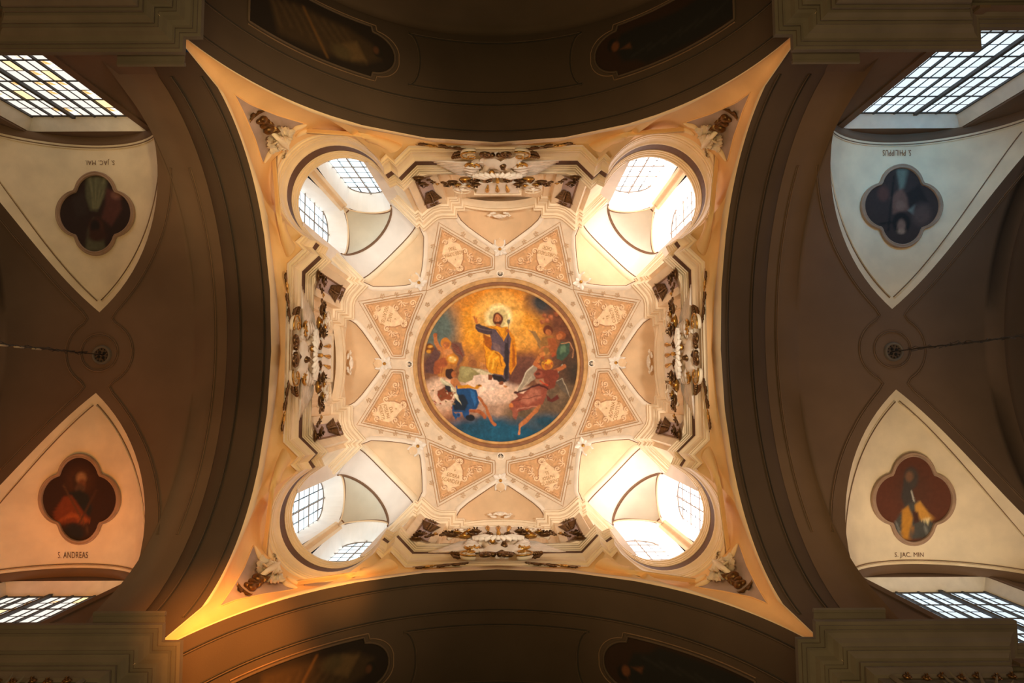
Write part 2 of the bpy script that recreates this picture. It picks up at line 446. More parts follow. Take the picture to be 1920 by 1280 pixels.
def pend_grid():
    G = []
    nv = 14
    for (a, b) in ROWS:
        d = b - a; Ld = np.linalg.norm(d)
        row = [a]
        w1 = min(.16 / max(Ld, .2), .45)
        tq = len(G) / (len(ROWS) - 1); out = np.array([-tq, -(1 - tq), 0]); out /= np.linalg.norm(out)
        k = a + d * w1 - out * .035; row.append(k); row.append(a + d * min(w1 + .02, .5) + out * .01)
        for j in range(1, nv + 1):
            t = w1 + .02 + (1 - w1 - .02) * j / nv
            row.append(a + d * t + out * .13 * min(1, Ld) * sin(pi * (t - w1) / (1 - w1)) ** 1)
        G.append(row)
    return np.array(G)
PG = pend_grid()
for t in T4:
    structure(MB().grid(PG[:, :3] @ t.T).build('trim_4', RIM))
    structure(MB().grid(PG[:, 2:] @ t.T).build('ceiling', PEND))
# ------------------------------------------------------------------ ring entablature below the drum
profE1a = [(-.02, 14.02), (.0, 14.09), (.035, 14.10), (.035, 14.16), (-.02, 14.165), (-.02, 14.195), (.045, 14.20), (.05, 14.26), (.0, 14.265), (.0, 14.295), (.045, 14.30), (.05, 14.38), (.075, 14.46), (.12, 14.51), (.13, 14.55), (.085, 14.555)]
profE1b = [(.085, 14.555), (.09, 14.93)]
profE1c = [(.09, 14.93), (.115, 14.935), (.115, 14.98), (.08, 14.985), (.08, 15.01), (.135, 15.015), (.14, 15.06), (.10, 15.065), (.10, 15.085), (.155, 15.09), (.17, 15.15), (.13, 15.155), (.13, 15.175), (.19, 15.18), (.195, 15.25), (.1, 15.27), (-.35, 15.28)]
structure(MB().grid(sweep(E1, profE1a, True, E1F), cu=True).build('trim_5', STUC, smooth=False))
structure(MB().grid(sweep(E1, profE1b, True, E1F), cu=True).build('trim_6', BROWN, smooth=False))  # dark brown frieze band between the cream mouldings
structure(MB().grid(sweep(E1, profE1c, True, E1F), cu=True).build('trim_7', STUC, smooth=False))

# ------------------------------------------------------------------ drum piers with their own entablature (eight, mirror images)
def E2arc():
    p = [(-.93, -4.5), (-.93, -3.93), (-1.13, -3.93), (-1.13, -3.74), (-1.46, -3.74)]
    p += [(-1.60, -3.70), (-1.70, -3.63)]
    p += [(-1.93, -3.42), (-2.03, -3.545), (-2.10, -3.49), (-2.82, -4.22)]
    return [(a * 1.04, b * 1.04) for a, b in p]
E2P = E2arc()
profE2w = [(-.17, 15.2), (-.17, 17.62)]
profE2 = [(-.17, 17.62), (-.12, 17.635), (-.12, 17.72), (-.19, 17.73), (-.19, 17.755), (-.10, 17.76), (-.09, 17.83), (-.15, 17.84), (-.15, 17.86), (-.06, 17.87), (-.03, 17.98), (-.10, 17.99), (-.10, 18.02), (.02, 18.03), (.03, 18.12), (-.02, 18.13), (-.02, 18.15), (.05, 18.16), (.05, 18.24), (-.03, 18.27), (-.3, 18.36)]
for k, t in enumerate(T8):
    structure(MB().grid(sweep(E2P, profE2w) @ t.T).build('wall_pier', STUC, smooth=False))
    structure(MB().grid(sweep(E2P, profE2) @ t.T).build('trim_8', STUC, smooth=False))
    bt = [tuple(v[0]) for v in sweep(E2P, [(-.17, 15.21)])] + [(-3.0, -4.9, 15.21), (-.93, -4.9, 15.21)]
    structure(MB().add(np.array(bt) @ t.T, [tuple(range(len(bt)))]).build('wall_pier', STUC, smooth=False))

# ------------------------------------------------------------------ dome cap (star shaped) and the webs round it
def capz(r): return 14.0 + math.sqrt(max(0, 36.0 - r * r))
starO = [(0, -3.12), (-.25, -3.26), (-.55, -3.43), (-.85, -3.60), (-1.05, -3.74), (-1.13, -3.88), (-1.5, -3.80), (-1.75, -3.66), (-1.95, -3.50), (-1.97, -3.3), (-2.03, -2.9), (-2.10, -2.55), (-2.205, -2.205)]
def rescale(p):
    r = math.hypot(*p); k = r / (15.41 + math.sqrt(21.16 - r * r)); q = r
    for _ in range(30): q = k * capz(q)
    return (p[0] * q / r, p[1] * q / r)
starO = [rescale(p) for p in starO]
SE_N = starO[0:6]; SE_D = [(-2.17, -3.74)] + starO[9:13]
Sq = [np.array(p) for p in starO]; full = []
Qs = starO + [(b, a) for a, b in starO[::-1][1:]]
STAR = fullpath(Qs)
def rstar(th):
    d = np.array([cos(th), sin(th)]); best = 9
    for i in range(len(STAR)):
        a, b = STAR[i], STAR[(i + 1) % len(STAR)]; e = b - a
        den = d[0] * e[1] - d[1] * e[0]
        if abs(den) < 1e-9: continue
        t = (a[0] * e[1] - a[1] * e[0]) / den; u = (a[0] * d[1] - a[1] * d[0]) / den
        if t > 0 and -1e-6 <= u <= 1 + 1e-6: best = min(best, t)
    return best
NT = 480; NR = 14; G = np.zeros((NT, NR, 3))
for i in range(NT):
    th = 2 * pi * i / NT; rm = rstar(th)
    for j in range(NR):
        r = 2.46 + (rm - 2.46) * j / (NR - 1); G[i, j] = (r * cos(th), r * sin(th), capz(r))
structure(MB().grid(G, cu=True).build('ceiling', CAPM))
def c3(p, dz=0): return np.array((p[0], p[1], capz(math.hypot(*p[:2])) + dz))
def densify(pts, n):
    P = np.array(pts, float); L = np.r_[0, np.cumsum(np.linalg.norm(np.diff(P, axis=0), axis=1))]
    t = np.linspace(0, L[-1], n); return np.column_stack([np.interp(t, L, P[:, k]) for k in range(P.shape[1])])
# edge mouldings of the star: a broad white bead with a dark line beyond it
eN = densify(SE_N, 14); eD = densify(SE_D, 14)
def edge_strip(e, sgn):
    e = np.array(e); d = np.gradient(e, axis=0); d /= np.linalg.norm(d, axis=1)[:, None]; n = np.column_stack([d[:, 1], -d[:, 0]]) * sgn
    G = []
    for k, (o, h) in enumerate([(-.10, .0), (-.095, -.035), (-.04, -.055), (.0, -.05), (.012, -.01), (.03, .03)]):
        G.append([c3(p + nn * o, h) for p, nn in zip(e, n)])
    return np.array(G), [c3(p + nn * .018, .0) for p, nn in zip(e, n)]
for t in T8:
    for e, sg in ((eN, 1), (eD, 1)):
        G, l = edge_strip(e, sg if e is eN else 1)
        # choose the sign that puts the broad part on the cap side
        mid = G[0][7][:2]; mid2 = G[-1][7][:2]
        if (e is eN and abs(mid[0]) < abs(mid2[0])) : G, l = edge_strip(e, -sg)
        if (e is eD and G[0][7][0] < G[-1][7][0]): G, l = edge_strip(e, -1)
        structure(MB().grid(G @ t.T).build('trim_9', STUCW))
        structure(MB().tube(np.array(l) @ t.T, .014, 5).build('trim_10', LINE))
# axial webs
AXY = -4.20
def axial():
    G = []
    n = 16
    bx = lambda u: (u * 1.18, AXY, 17.85 + .85 * math.sqrt(max(0, 1 - u * u)))
    L = [c3((p[0], p[1]), .02) for p in densify(SE_N, n)]
    Rr = [v * [-1, 1, 1] for v in L]
    base = [np.array(bx(u)) for u in np.linspace(-1, 1, 2 * n - 1)]
    for i in range(n):
        a, b = L[i], Rr[i]; row = []
        w_ = i / (n - 1)
        for u in np.linspace(-1, 1, 25):
            p = a * (1 - u) / 2 + b * (1 + u) / 2
            bulge = (1 - u * u)
            row.append(p + np.array([0, -.28 * w_ ** 1.5 * bulge, .80 * w_ ** 1.3 * bulge]))
        G.append(row)
    return np.array(G)
AG = axial()
def diag():
    n = 16; L = [c3(p, .02) for p in densify(SE_D[::-1], n)]; Rr = [np.array((v[1], v[0], v[2])) for v in L]; G = []
    for i in range(n):
        a, b = L[i], Rr[i]; w_ = i / (n - 1)
        G.append([a * (1 - u) / 2 + b * (1 + u) / 2 + np.array([-.10 * w_ * (1 - u * u), -.10 * w_ * (1 - u * u), 1.22 * w_ ** 1.2 * math.sqrt(max(0, 1 - u * u)) * (.35 + .65 * w_)]) for u in np.sin(np.linspace(-pi / 2, pi / 2, 25))])
    return np.array(G)
DG = diag()
K0 = DG[-1]
K1 = []
for u in np.sin(np.linspace(-pi / 2, pi / 2, 25)):
    c = np.array((-3.62, -3.62, 18.5)); h = np.array((.66, -.66, 0)); K1.append(c - h * (-u) + np.array([.08, .08, 0]) * (1 - u * u) + np.array([0, 0, 1.05 * math.sqrt(max(0, 1 - u * u))]))
K1 = np.array(K1)
if np.linalg.norm(K1[0] - K0[0]) > np.linalg.norm(K1[-1] - K0[0]): K1 = K1[::-1]
def arcN(n=25):
    return np.array([(-3.60 + .63 * u, -4.3, 18.6 + .64 * math.sqrt(max(0, 1 - u * u))) for u in np.sin(np.linspace(pi / 2, -pi / 2, n))])
AN = arcN(); AW = AN[:, [1, 0, 2]]
for k, t in enumerate(T4):
    structure(MB().grid(DG @ t.T).build('ceiling', WEB))
    off = np.array([.03, .03, -.03])
    structure(MB().grid(np.array([K0 + [.10, .10, .02], K0 + [.09, .09, -.05], K0 + [.02, .02, -.07], K0 + [-.03, -.03, -.03], K0 + [-.04, -.04, 0]]) @ t.T).build('trim_11', STUC))
    structure(MB().tube((K0 + [-.05, -.05, -.012]) @ t.T, .014, 5).build('trim_10', LINE))
    structure(MB().grid(np.array([K0 + [-.04, -.04, 0], K0 * .5 + K1 * .5 + [0, 0, .05], K1]) @ t.T).build('ceiling', NICHE))
    structure(MB().tube((K1 + [-.0, -.0, -.01]) @ t.T, .02, 5).build('trim_10', LINE))
    # niche vault: from the corner outwards to K1
    G = []; n = 25
    for i in range(n):
        a, b = AN[n - 1 - i], AW[n - 1 - i]      # from corner (x=-4.18) to pier side
        f = (i / (n - 1)); row = []
        for u in np.linspace(-1, 1, 17):
            row.append(a * (1 - u) / 2 + b * (1 + u) / 2 + np.array([.05, .05, .0]) * f * (1 - u * u) + np.array([0, 0, (K1[12][2] - 18.7) * f ** 1.6 * (1 - u * u)]))
        G.append(row)
    VG = np.array(G)
    k1 = K1 if np.linalg.norm(K1[0] - AN[n - 1 - (n - 1)]) < np.linalg.norm(K1[-1] - AN[0]) else K1[::-1]
    k1s = densify(k1, 17); corr = k1s - VG[-1]
    if np.abs(corr).max() > 1.2: corr = k1s[::-1] - VG[-1]
    for i in range(n): VG[i] += (i / (n - 1)) ** 2 * corr
    structure(MB().grid(VG @ t.T).build('ceiling', NICHE))
    # the framed triangular panel on the niche vault
    def vg(i, j): 
        i = np.clip(i, 0, n - 1); j = np.clip(j, 0, 16); i0, j0 = int(i), int(j); i1, j1 = min(n - 1, i0 + 1), min(16, j0 + 1); fi, fj = i - i0, j - j0
        return (VG[i0, j0] * (1 - fi) + VG[i1, j0] * fi) * (1 - fj) + (VG[i0, j1] * (1 - fi) + VG[i1, j1] * fi) * fj
    P = np.array([[vg(3.4 + 18.2 * a, 8 + (b) * (7.0) * (.55 + .45 * 1)) + [0, 0, -.015] for b in np.linspace(-1, 1, 13)] for a in np.linspace(0, 1, 12)])
    structure(MB().grid(P @ t.T).build('ceiling', GREENY))
    rim = list(P[:, 0]) + list(P[-1, 1:]) + list(P[::-1, -1][1:]) + list(P[0, ::-1][1:-1])
    structure(MB().tube(np.array(rim) @ t.T, .022, 5, closed=True).build('trim_10', LINE))
    structure(MB().tube((AN + [0, .03, -.01]) @ t.T, .022, 5).build('trim_10', WEB)); structure(MB().tube((AW + [.03, 0, -.01]) @ t.T, .022, 5).build('trim_10', WEB))
for t in NSWE:
    structure(MB().grid(AG @ t.T).build('ceiling', WEB))
    b = AG[-1]
    structure(MB().grid(np.array([b, b + [0, -.02, -.06], b + [0, -.10, -.06], b + [0, -.12, -.12], b + [0, -.2, -.12]]) @ t.T).build('trim_11', STUC))
    pr = [(-.10, -.12), (-.02, -.16), (-.02, -.24), (-.07, -.26), (-.07, -.30), (.0, -.34), (.06, -.42), (.06, -.50), (.02, -.52), (.02, -.60), (-.06, -.64), (-.16, -.66)]
    xs = np.linspace(-.96, .96, 21)
    structure(MB().grid(np.array([[(x, AXY + dy, AG[-1][12][2] - .02 + dz - .42 * (x / .96) ** 2) for x in xs] for dy, dz in pr]) @ t.T).build('trim_12', STUC, smooth=False))
    structure(MB().grid(np.array([[(-2.25, -4.16, 15.27), (2.25, -4.16, 15.27)], [(-2.25, -5.0, 15.3), (2.25, -5.0, 15.3)]]) @ t.T).build('wall_ledge', STUC, smooth=False))
    # wall of the side between its two piers, up to the web
    W_ = np.array([b + [0, -.2, -.12], [(p[0], AXY - .2, 15.2) for p in b]])
    structure(MB().grid(W_ @ t.T).build('wall_drum', STUC, smooth=False))

# ------------------------------------------------------------------ drum windows: two in each corner niche
dwi = 4
def drum_window(t, idx):
    """north window of the north-west niche, moved by t"""
    pk = 'drum_east' if t[0].sum() > 0 and (t @ np.array([-3.5, -4.2, 0]))[0] > 0 else 'drum'
    if (t @ np.array([-3.5, -4.2, 0]))[0] > 0: pk = 'drum_east'
    zs, rise, xc, hp, yp = 18.59, .62, -3.64, .51, -4.86
    yi = -4.3
    win = structure(empty('window_%d' % idx)); win.matrix_world = m4(t)
    def arch(xc_, h, z0, rs, y, n=14): return [(xc_ + h * cos(a), y, z0 + rs * sin(a)) for a in np.linspace(0, pi, n + 1)]
    zb_ = 15.3
    inner = [(-2.97, yi - .2, 15.26)] + arch(-3.60, .63, 18.6, .64, yi) + [(-4.23, yi - .2, 15.26)]
    outer = [(xc + hp, yp, zb_)] + arch(xc, hp, zs, rise, yp) + [(xc - hp, yp, zb_)]
    MB().grid(np.array([inner, outer])).build('reveal', NICHE, win, False)
    MB().add([inner[0], inner[-1], outer[-1], outer[0]], [(0, 1, 2, 3)]).build('sill', NICHE, win, False)
    mb = MB(); mt = MB()
    H = zs + rise
    def top(x): return zs + rise * math.sqrt(max(0, 1 - ((x - xc) / hp) ** 2))
    mb.box((xc, yp + .05, (zb_ + H) / 2), (.014, .014, (H - zb_) / 2))
    for x in (xc - hp / 2, xc + hp / 2): mt.box((x, yp + .03, (zb_ + top(x)) / 2), (.006, .008, (top(x) - zb_) / 2))
    for k, z in enumerate(np.arange(zb_, H - .1, .415)[:]):
        z = zs - .415 * 5 + .415 * k
        if z > zs + .1 or z < zb_: continue
        (mb if k % 2 == 1 else mt).box((xc, yp + .045, z), (hp, .012 if k % 2 else .006, .014 if k % 2 else .005))
    mb.tube([(v[0], v[1] + .02, v[2]) for v in outer[1:-1]], .018, 4)
    mb.build('glazing_bar', IRONW, win, False); mt.build('lead_line', IRON, win, False)
    for ci in range(4):
        xa, xb = xc - hp + ci * hp / 2, xc - hp + (ci + 1) * hp / 2
        for ri in range(7):
            z1 = zs - .415 * ri; z0 = z1 - .415
            if ri == 0: pass
            if z1 < zb_: continue
            MB().add([(xa + .01, yp, max(z0, zb_)), (xb - .01, yp, max(z0, zb_)), (xb - .01, yp, z1 - .01), (xa + .01, yp, z1 - .01)] +
                     [(xa + .01, yp - .01, max(z0, zb_)), (xb - .01, yp - .01, max(z0, zb_)), (xb - .01, yp - .01, z1 - .01), (xa + .01, yp - .01, z1 - .01)],
                     [(0, 1, 2, 3), (7, 6, 5, 4)]).build('pane', PANEM[pk][(ci + ri) % 2], win, False)
        ts = np.linspace(xa + .01, xb - .01, 5); V = [(x, yp, zs + .01) for x in ts] + [(x, yp, max(zs + .012, top(x))) for x in ts]
        MB().add(V, [(i, i + 1, i + 6, i + 5) for i in range(4)]).build('pane', PANEM[pk][ci % 2], win, False)
    # jamb between the window and the pier, and the chamfered corner pier
for t in T8:
    dwi += 1; drum_window(t, dwi)
    V = np.array([[(-2.97, -4.3, 15.1), (-2.97, -4.3, 18.8)], [(-2.45, -4.31, 15.1), (-2.45, -4.31, 18.8)]])
    structure(MB().grid(V @ t.T).build('wall_drum', NICHE, smooth=False))
    # side wall of the niche above the pier cornice, up to the arch band
    a = (-2.20, -3.75); b = (-3.0, -4.42)
    V = np.array([[(a[0], a[1], 18.2), (b[0], b[1], 18.2)], [(K0[0][0] - .03, K0[0][1] - .03, K0[0][2] + .05), (K1[0][0], K1[0][1], K1[0][2] + .1)]])
    structure(MB().grid(V @ t.T).build('wall_drum', NICHE, smooth=False))
for t in T4:
    p = [(-4.2, -4.38), (-4.22, -4.3), (-4.25, -4.29), (-4.29, -4.25), (-4.3, -4.22), (-4.38, -4.2)]
    V = np.array([[(x, y, 15.27) for x, y in p], [(x, y, 18.9) for x, y in p]])
    structure(MB().grid(V @ t.T).build('wall_corner', WEB, smooth=False))

# floor, far below
structure(MB().add([(-13, -10, -1.6), (13, -10, -1.6), (13, 10, -1.6), (-13, 10, -1.6)], [(0, 1, 2, 3)]).build('floor', FLOORM))
#==ORNAMENT==
# ------------------------------------------------------------------ beads and incised lines on the vaults
def wbar(x, y, dr=.15, dz=-.018): return np.array((x, y, wz(y, dr) + dz))
def dline(pts, m1=None, m2=None, off=None, r=.011):
    pts = np.asarray(pts, float); d = np.gradient(pts, axis=0); d /= np.linalg.norm(d, axis=1)[:, None] + 1e-9
    n = np.cross(d, [0, 0, 1.]); n /= np.linalg.norm(n, axis=1)[:, None] + 1e-9
    structure(MB().tube(pts - n * .018, r, 5).build('trim_13', m1 or VAULT)); structure(MB().tube(pts + n * .012, r * .9, 5).build('trim_13', m2 or LINEV))
for s in (-1, 1):
    for X in (4.64, 5.12):
        dline([(s * X, LY * .997 * sin(a), 10.1 + 3.735 * cos(a)) for a in np.linspace(-1.4, 1.4, 60)], ARCH, DARKW)
    dline([(s * 10.62, LY * .999 * sin(a), 10.1 + 3.745 * cos(a)) for a in np.linspace(-1.4, 1.4, 60)])
    for Y in (4.50, 5.05):
        dline([(WX * .998 * sin(a), s * Y, 8.58 + 5.255 * cos(a)) for a in np.linspace(-1.4, 1.4, 60)], ARCH, DARKW)
    dline([(WX * .999 * sin(a), s * 7.1, 8.58 + 5.31 * cos(a)) for a in np.linspace(-1.4, 1.4, 60)])
    # panel outlines on the bay vault: along the groins, round the boss, along the arches
    def at_r(r, n=40, a0=0, a1=2 * pi): return [wbar(s * XB + r * cos(a), r * sin(a)) for a in np.linspace(a0, a1, n)]
    P = at_r(.37); dline(P)
    for e in (-1, 1):
        pts = []
        ys = np.linspace(3.35, .83, 26)
        g = [(float(np.interp(y, [k[1] for k in GX], [k[0] for k in GX])) + float(np.interp(y, [.8, 1.1, 1.6], [.33, .29, .26])), y) for y in ys] + [(.25, .69)]
        x2 = 2.34
        g = [p for p in g if p[0] < x2]
        up = [wbar(s * XB + e * x, y) for x, y in g]
        a0 = math.atan2(g[-1][1], g[-1][0])
        mid = [wbar(s * XB + e * .67 * cos(a), .67 * sin(a)) for a in np.linspace(a0, -a0, 16)[1:-1]]
        dn = [wbar(s * XB + e * x, -y) for x, y in g[::-1]]
        dline(up + mid + dn)
        yt = g[0][1]
        dline([wbar(s * XB + e * x2, y) for y in np.linspace(-yt, yt, 40)])
    for q in (-1, 1):
        # thin line inside each lunette web, parallel to the groins
        for e in (-1, 1):
            gg = np.array([(k[0], k[1]) for k in GX]); gg = densify(gg, 40); d_ = np.gradient(gg, axis=0); d_ /= np.linalg.norm(d_, axis=1)[:, None]
            of = gg + np.column_stack([-d_[:, 1], d_[:, 0]]) * .15
            of = [p for p in of if p[0] > .004 and p[1] < YB - .10]
            dline([(s * XB + e * p[0], q * p[1], webz(s * XB + e * p[0], p[1], s) - .012) for p in of], LUNET)
        dline([(s * XB + dx, q * (YB - .06), webz(s * XB + dx, YB - .06, s) - .01) for dx in np.linspace(-1.85, 1.85, 30)], LUNET)
    # outlines of the panel on the crown of the north and south vaults
    def nb(x, y): return np.array((x, s * y, nz(x, .06) - .006))
    for (xa, xb, ya, yb_, bow) in ((-1.75, 1.75, 5.35, 6.42, .22),):
        pts = [nb(x, ya) for x in np.linspace(xa, xb, 24)] + [nb(xb - bow * sin(a) , ya + (yb_ - ya) * (1 - cos(a)) / 2) for a in np.linspace(0, pi, 12)] + [nb(x, yb_) for x in np.linspace(xb, xa, 24)] + [nb(xa + bow * sin(a), yb_ - (yb_ - ya) * (1 - cos(a)) / 2) for a in np.linspace(0, pi, 12)]
        dline(pts, ARCH, DARKW)

# ------------------------------------------------------------------ painted surfaces
class Paint:
    def __init__(s, X, Y, base): s.X, s.Y = X.ravel().astype(float), Y.ravel().astype(float); s.C = np.tile(s2l(base), (len(s.X), 1))
    def mix(s, k, col): k = np.clip(k, 0, 1)[:, None]; s.C = s.C * (1 - k) + s2l(col) * k; return s
    def rad(s, cx, cy, rx, ry, col, p=1., a=1., ang=0):
        c_, q = cos(ang), sin(ang); dx, dy = s.X - cx, s.Y - cy; u, v = (dx * c_ + dy * q) / rx, (-dx * q + dy * c_) / ry
        return s.mix(a * np.clip(1 - np.sqrt(u * u + v * v), 0, 1) ** p, col)
    def ell(s, cx, cy, rx, ry, col, soft=3., ang=0, a=1.):
        c_, q = cos(ang), sin(ang); dx, dy = s.X - cx, s.Y - cy; u, v = (dx * c_ + dy * q) / rx, (-dx * q + dy * c_) / ry
        d = (np.sqrt(u * u + v * v) - 1) * min(rx, ry); return s.mix(a * (.5 - d / soft), col)
    def poly(s, pts, col, soft=3., a=1.):
        P = np.array(pts, float); m = (s.X > P[:, 0].min() - soft) & (s.X < P[:, 0].max() + soft) & (s.Y > P[:, 1].min() - soft) & (s.Y < P[:, 1].max() + soft)
        X, Y = s.X[m], s.Y[m]; ins = np.zeros(len(X), bool); D = np.full(len(X), 1e9)
        for i in range(len(P)):
            x0, y0 = P[i]; x1, y1 = P[(i + 1) % len(P)]
            c = ((y0 > Y) != (y1 > Y)); xi = (x1 - x0) * (Y - y0) / (y1 - y0 + 1e-12) + x0; ins ^= c & (X < xi)
            ex, ey = x1 - x0, y1 - y0; t = np.clip(((X - x0) * ex + (Y - y0) * ey) / (ex * ex + ey * ey + 1e-9), 0, 1)
            D = np.minimum(D, np.hypot(X - x0 - t * ex, Y - y0 - t * ey))
        d = np.where(ins, -D, D); k = np.zeros(len(s.X)); k[m] = a * np.clip(.5 - d / soft, 0, 1); return s.mix(k, col)
    def line(s, pts, w_, col, soft=2., a=1.):
        P = np.array(pts, float); r = w_ + soft
        m = (s.X > P[:, 0].min() - r) & (s.X < P[:, 0].max() + r) & (s.Y > P[:, 1].min() - r) & (s.Y < P[:, 1].max() + r)
        X, Y = s.X[m], s.Y[m]; D = np.full(len(X), 1e9)
        for i in range(len(P) - 1):
            x0, y0 = P[i]; x1, y1 = P[i + 1]; ex, ey = x1 - x0, y1 - y0
            t = np.clip(((X - x0) * ex + (Y - y0) * ey) / (ex * ex + ey * ey + 1e-9), 0, 1); D = np.minimum(D, np.hypot(X - x0 - t * ex, Y - y0 - t * ey))
        k = np.zeros(len(s.X)); k[m] = a * np.clip(.5 - (D - w_ / 2) / soft, 0, 1); return s.mix(k, col)
    def noise(s, scale, amt, seed=1, aniso=1.):
        r = np.random.default_rng(seed); g = r.normal(size=(64, 64)); u, v = s.X / scale, s.Y / scale * aniso
        f = np.zeros(len(u))
        for o in range(3):
            uu, vv = u * 2 ** o + 7.3 * o, v * 2 ** o + 3.1 * o; i, j = np.floor(uu).astype(int), np.floor(vv).astype(int); a, b = uu - i, vv - j
            a, b = a * a * (3 - 2 * a), b * b * (3 - 2 * b)
            f += (g[i % 64, j % 64] * (1 - a) * (1 - b) + g[(i + 1) % 64, j % 64] * a * (1 - b) + g[i % 64, (j + 1) % 64] * (1 - a) * b + g[(i + 1) % 64, (j + 1) % 64] * a * b) / 2 ** o
        s.C = np.clip(s.C * (1 + amt * f)[:, None], 0, 1); return s

# ---- the great roundel; painting coordinates: 3.2 units to the pixel of the view
def roundel():
    n = 340; u = np.linspace(-1, 1, n)
    U, V = np.meshgrid(u, u, indexing='ij')
    # square grid bent onto the disc
    X = U * np.sqrt(1 - V * V / 2); Y = V * np.sqrt(1 - U * U / 2)
    px, py = 957 + 468 * X, 777 + 468 * Y
    g_ = np.random.default_rng(21).normal(size=(2, 90, 90)); 
    def warp(k, sc, amp):
        u, v = px / sc, py / sc; i, j = np.floor(u).astype(int), np.floor(v).astype(int); a, b = u - i, v - j; a, b = a * a * (3 - 2 * a), b * b * (3 - 2 * b); G_ = g_[k]
        return amp * (G_[i % 90, j % 90] * (1 - a) * (1 - b) + G_[(i + 1) % 90, j % 90] * a * (1 - b) + G_[i % 90, (j + 1) % 90] * (1 - a) * b + G_[(i + 1) % 90, (j + 1) % 90] * a * b)
    wx, wy = warp(0, 26, 2.6) + warp(1, 9, .5), warp(1, 26, 2.6) + warp(0, 9, .5)
    p = Paint(px + wx, py + wy, (128, 84, 52))
    p.rad(560, 560, 330, 400, (78, 98, 100), .7); p.rad(520, 640, 220, 240, (88, 108, 112), .8)
    p.rad(1215, 400, 250, 230, (66, 66, 66), .7); p.rad(1200, 370, 160, 130, (48, 54, 62), .9)
    p.rad(1330, 620, 260, 260, (112, 60, 34), .8); p.rad(1230, 720, 300, 260, (122, 74, 50), .8)
    p.rad(1400, 820, 160, 300, (52, 44, 34), .8)
    p.rad(640, 760, 260, 230, (158, 100, 52), .7); p.rad(560, 800, 160, 150, (116, 70, 44), .8)
    p.rad(945, 520, 400, 350, (210, 132, 40), .42); p.rad(940, 470, 300, 250, (226, 142, 28), .5)
    p.rad(790, 560, 120, 150, (240, 160, 34), .7); p.rad(1120, 500, 120, 120, (240, 158, 36), .7)
    p.rad(1090, 620, 160, 90, (240, 170, 70), .7); p.rad(945, 480, 170, 160, (250, 196, 104), .6)
    p.ell(585, 560, 120, 150, (92, 106, 100), 90, a=.85); p.ell(1230, 400, 120, 90, (58, 58, 60), 80, a=.9); p.ell(1330, 520, 100, 120, (104, 58, 36), 70, a=.8)
    p.noise(40, .045, 3)
    for k in range(60):
        a = rng.uniform(0, 2 * pi); r0 = rng.uniform(110, 200); r1 = r0 + rng.uniform(20, 60)
        p.line([(945 + r0 * cos(a), 490 + r0 * sin(a)), (945 + r1 * cos(a), 490 + r1 * sin(a))], 2, (250, 196, 96), 3, .5)
    p.ell(945, 490, 80, 78, (252, 226, 160), 26); p.ell(945, 492, 58, 56, (206, 184, 122), 10); p.ell(945, 492, 50, 50, (214, 190, 128), 20)
    # clouds and the blue below
    p.ell(930, 1190, 460, 130, (16, 74, 98), 60); p.ell(960, 1230, 300, 90, (14, 84, 116), 60); p.ell(1250, 1110, 110, 60, (22, 66, 84), 40)
    p.ell(640, 1010, 190, 130, (196, 150, 120), 60); p.ell(600, 950, 120, 90, (220, 184, 158), 50); p.ell(690, 1120, 110, 60, (140, 92, 66), 50)
    p.ell(1000, 1010, 260, 90, (176, 138, 114), 50); p.ell(900, 930, 180, 80, (232, 196, 172), 40); p.ell(850, 880, 110, 60, (240, 206, 184), 40); p.ell(1060, 960, 120, 50, (226, 186, 158), 30)
    p.ell(1150, 1070, 170, 90, (120, 92, 66), 50); p.ell(1330, 1000, 120, 110, (104, 82, 60), 50); p.ell(1100, 1110, 130, 60, (106, 84, 60), 40)
    p.ell(1100, 800, 130, 90, (110, 66, 50), 50); p.ell(1060, 840, 90, 60, (100, 58, 46), 40)
    p.ell(940, 1195, 300, 85, (14, 82, 112), 60, a=.95); p.ell(1230, 1120, 110, 50, (26, 66, 86), 40, a=.8); p.ell(760, 1150, 130, 50, (20, 70, 96), 40, a=.7)
    p.noise(34, .10, 5); p.noise(12, .05, 6)
    sk, skd, yel, yld, vio, vid = (196, 126, 72), (136, 74, 40), (226, 148, 22), (156, 84, 14), (92, 74, 84), (52, 40, 46)
    # small cherubs at the left
    p.ell(780, 740, 22, 26, (176, 112, 60)); p.ell(785, 775, 26, 30, (160, 98, 52)); p.ell(838, 782, 16, 18, (190, 126, 70)); p.ell(858, 795, 14, 16, (180, 116, 64))
    # central standing figure: cloak, robe, arm, head
    p.poly([(850, 590), (900, 610), (930, 700), (905, 820), (870, 805), (855, 690)], (168, 88, 16), 5)
    p.poly([(1005, 560), (1040, 600), (1056, 690), (1054, 770), (1020, 840), (1000, 800), (1000, 640)], (214, 132, 20), 4)
    p.poly([(1030, 640), (1048, 700), (1045, 780), (1028, 800)], (166, 86, 14), 6)
    p.poly([(880, 560), (905, 550), (960, 545), (1005, 560), (1022, 620), (1012, 700), (1010, 800), (1008, 870), (985, 890), (950, 880), (915, 860), (905, 760), (905, 660), (900, 620)], vio, 4)
    p.poly([(985, 640), (1005, 650), (1006, 860), (985, 880), (975, 760)], vid, 6); p.poly([(905, 640), (955, 660), (960, 720), (930, 700)], (124, 96, 96), 6)
    p.poly([(808, 530), (830, 528), (850, 540), (905, 552), (905, 592), (860, 592), (822, 580), (805, 560)], (74, 56, 62), 4); p.line([(812, 545), (850, 565), (900, 572)], 5, (110, 88, 92), 4)
    p.poly([(862, 545), (905, 542), (950, 548), (1000, 548), (1005, 585), (990, 612), (975, 638), (955, 600), (930, 568), (890, 556)], yel, 3)
    p.line([(900, 548), (945, 572), (975, 625)], 4, yld, 4); p.line([(990, 560), (985, 600)], 4, yld, 4)
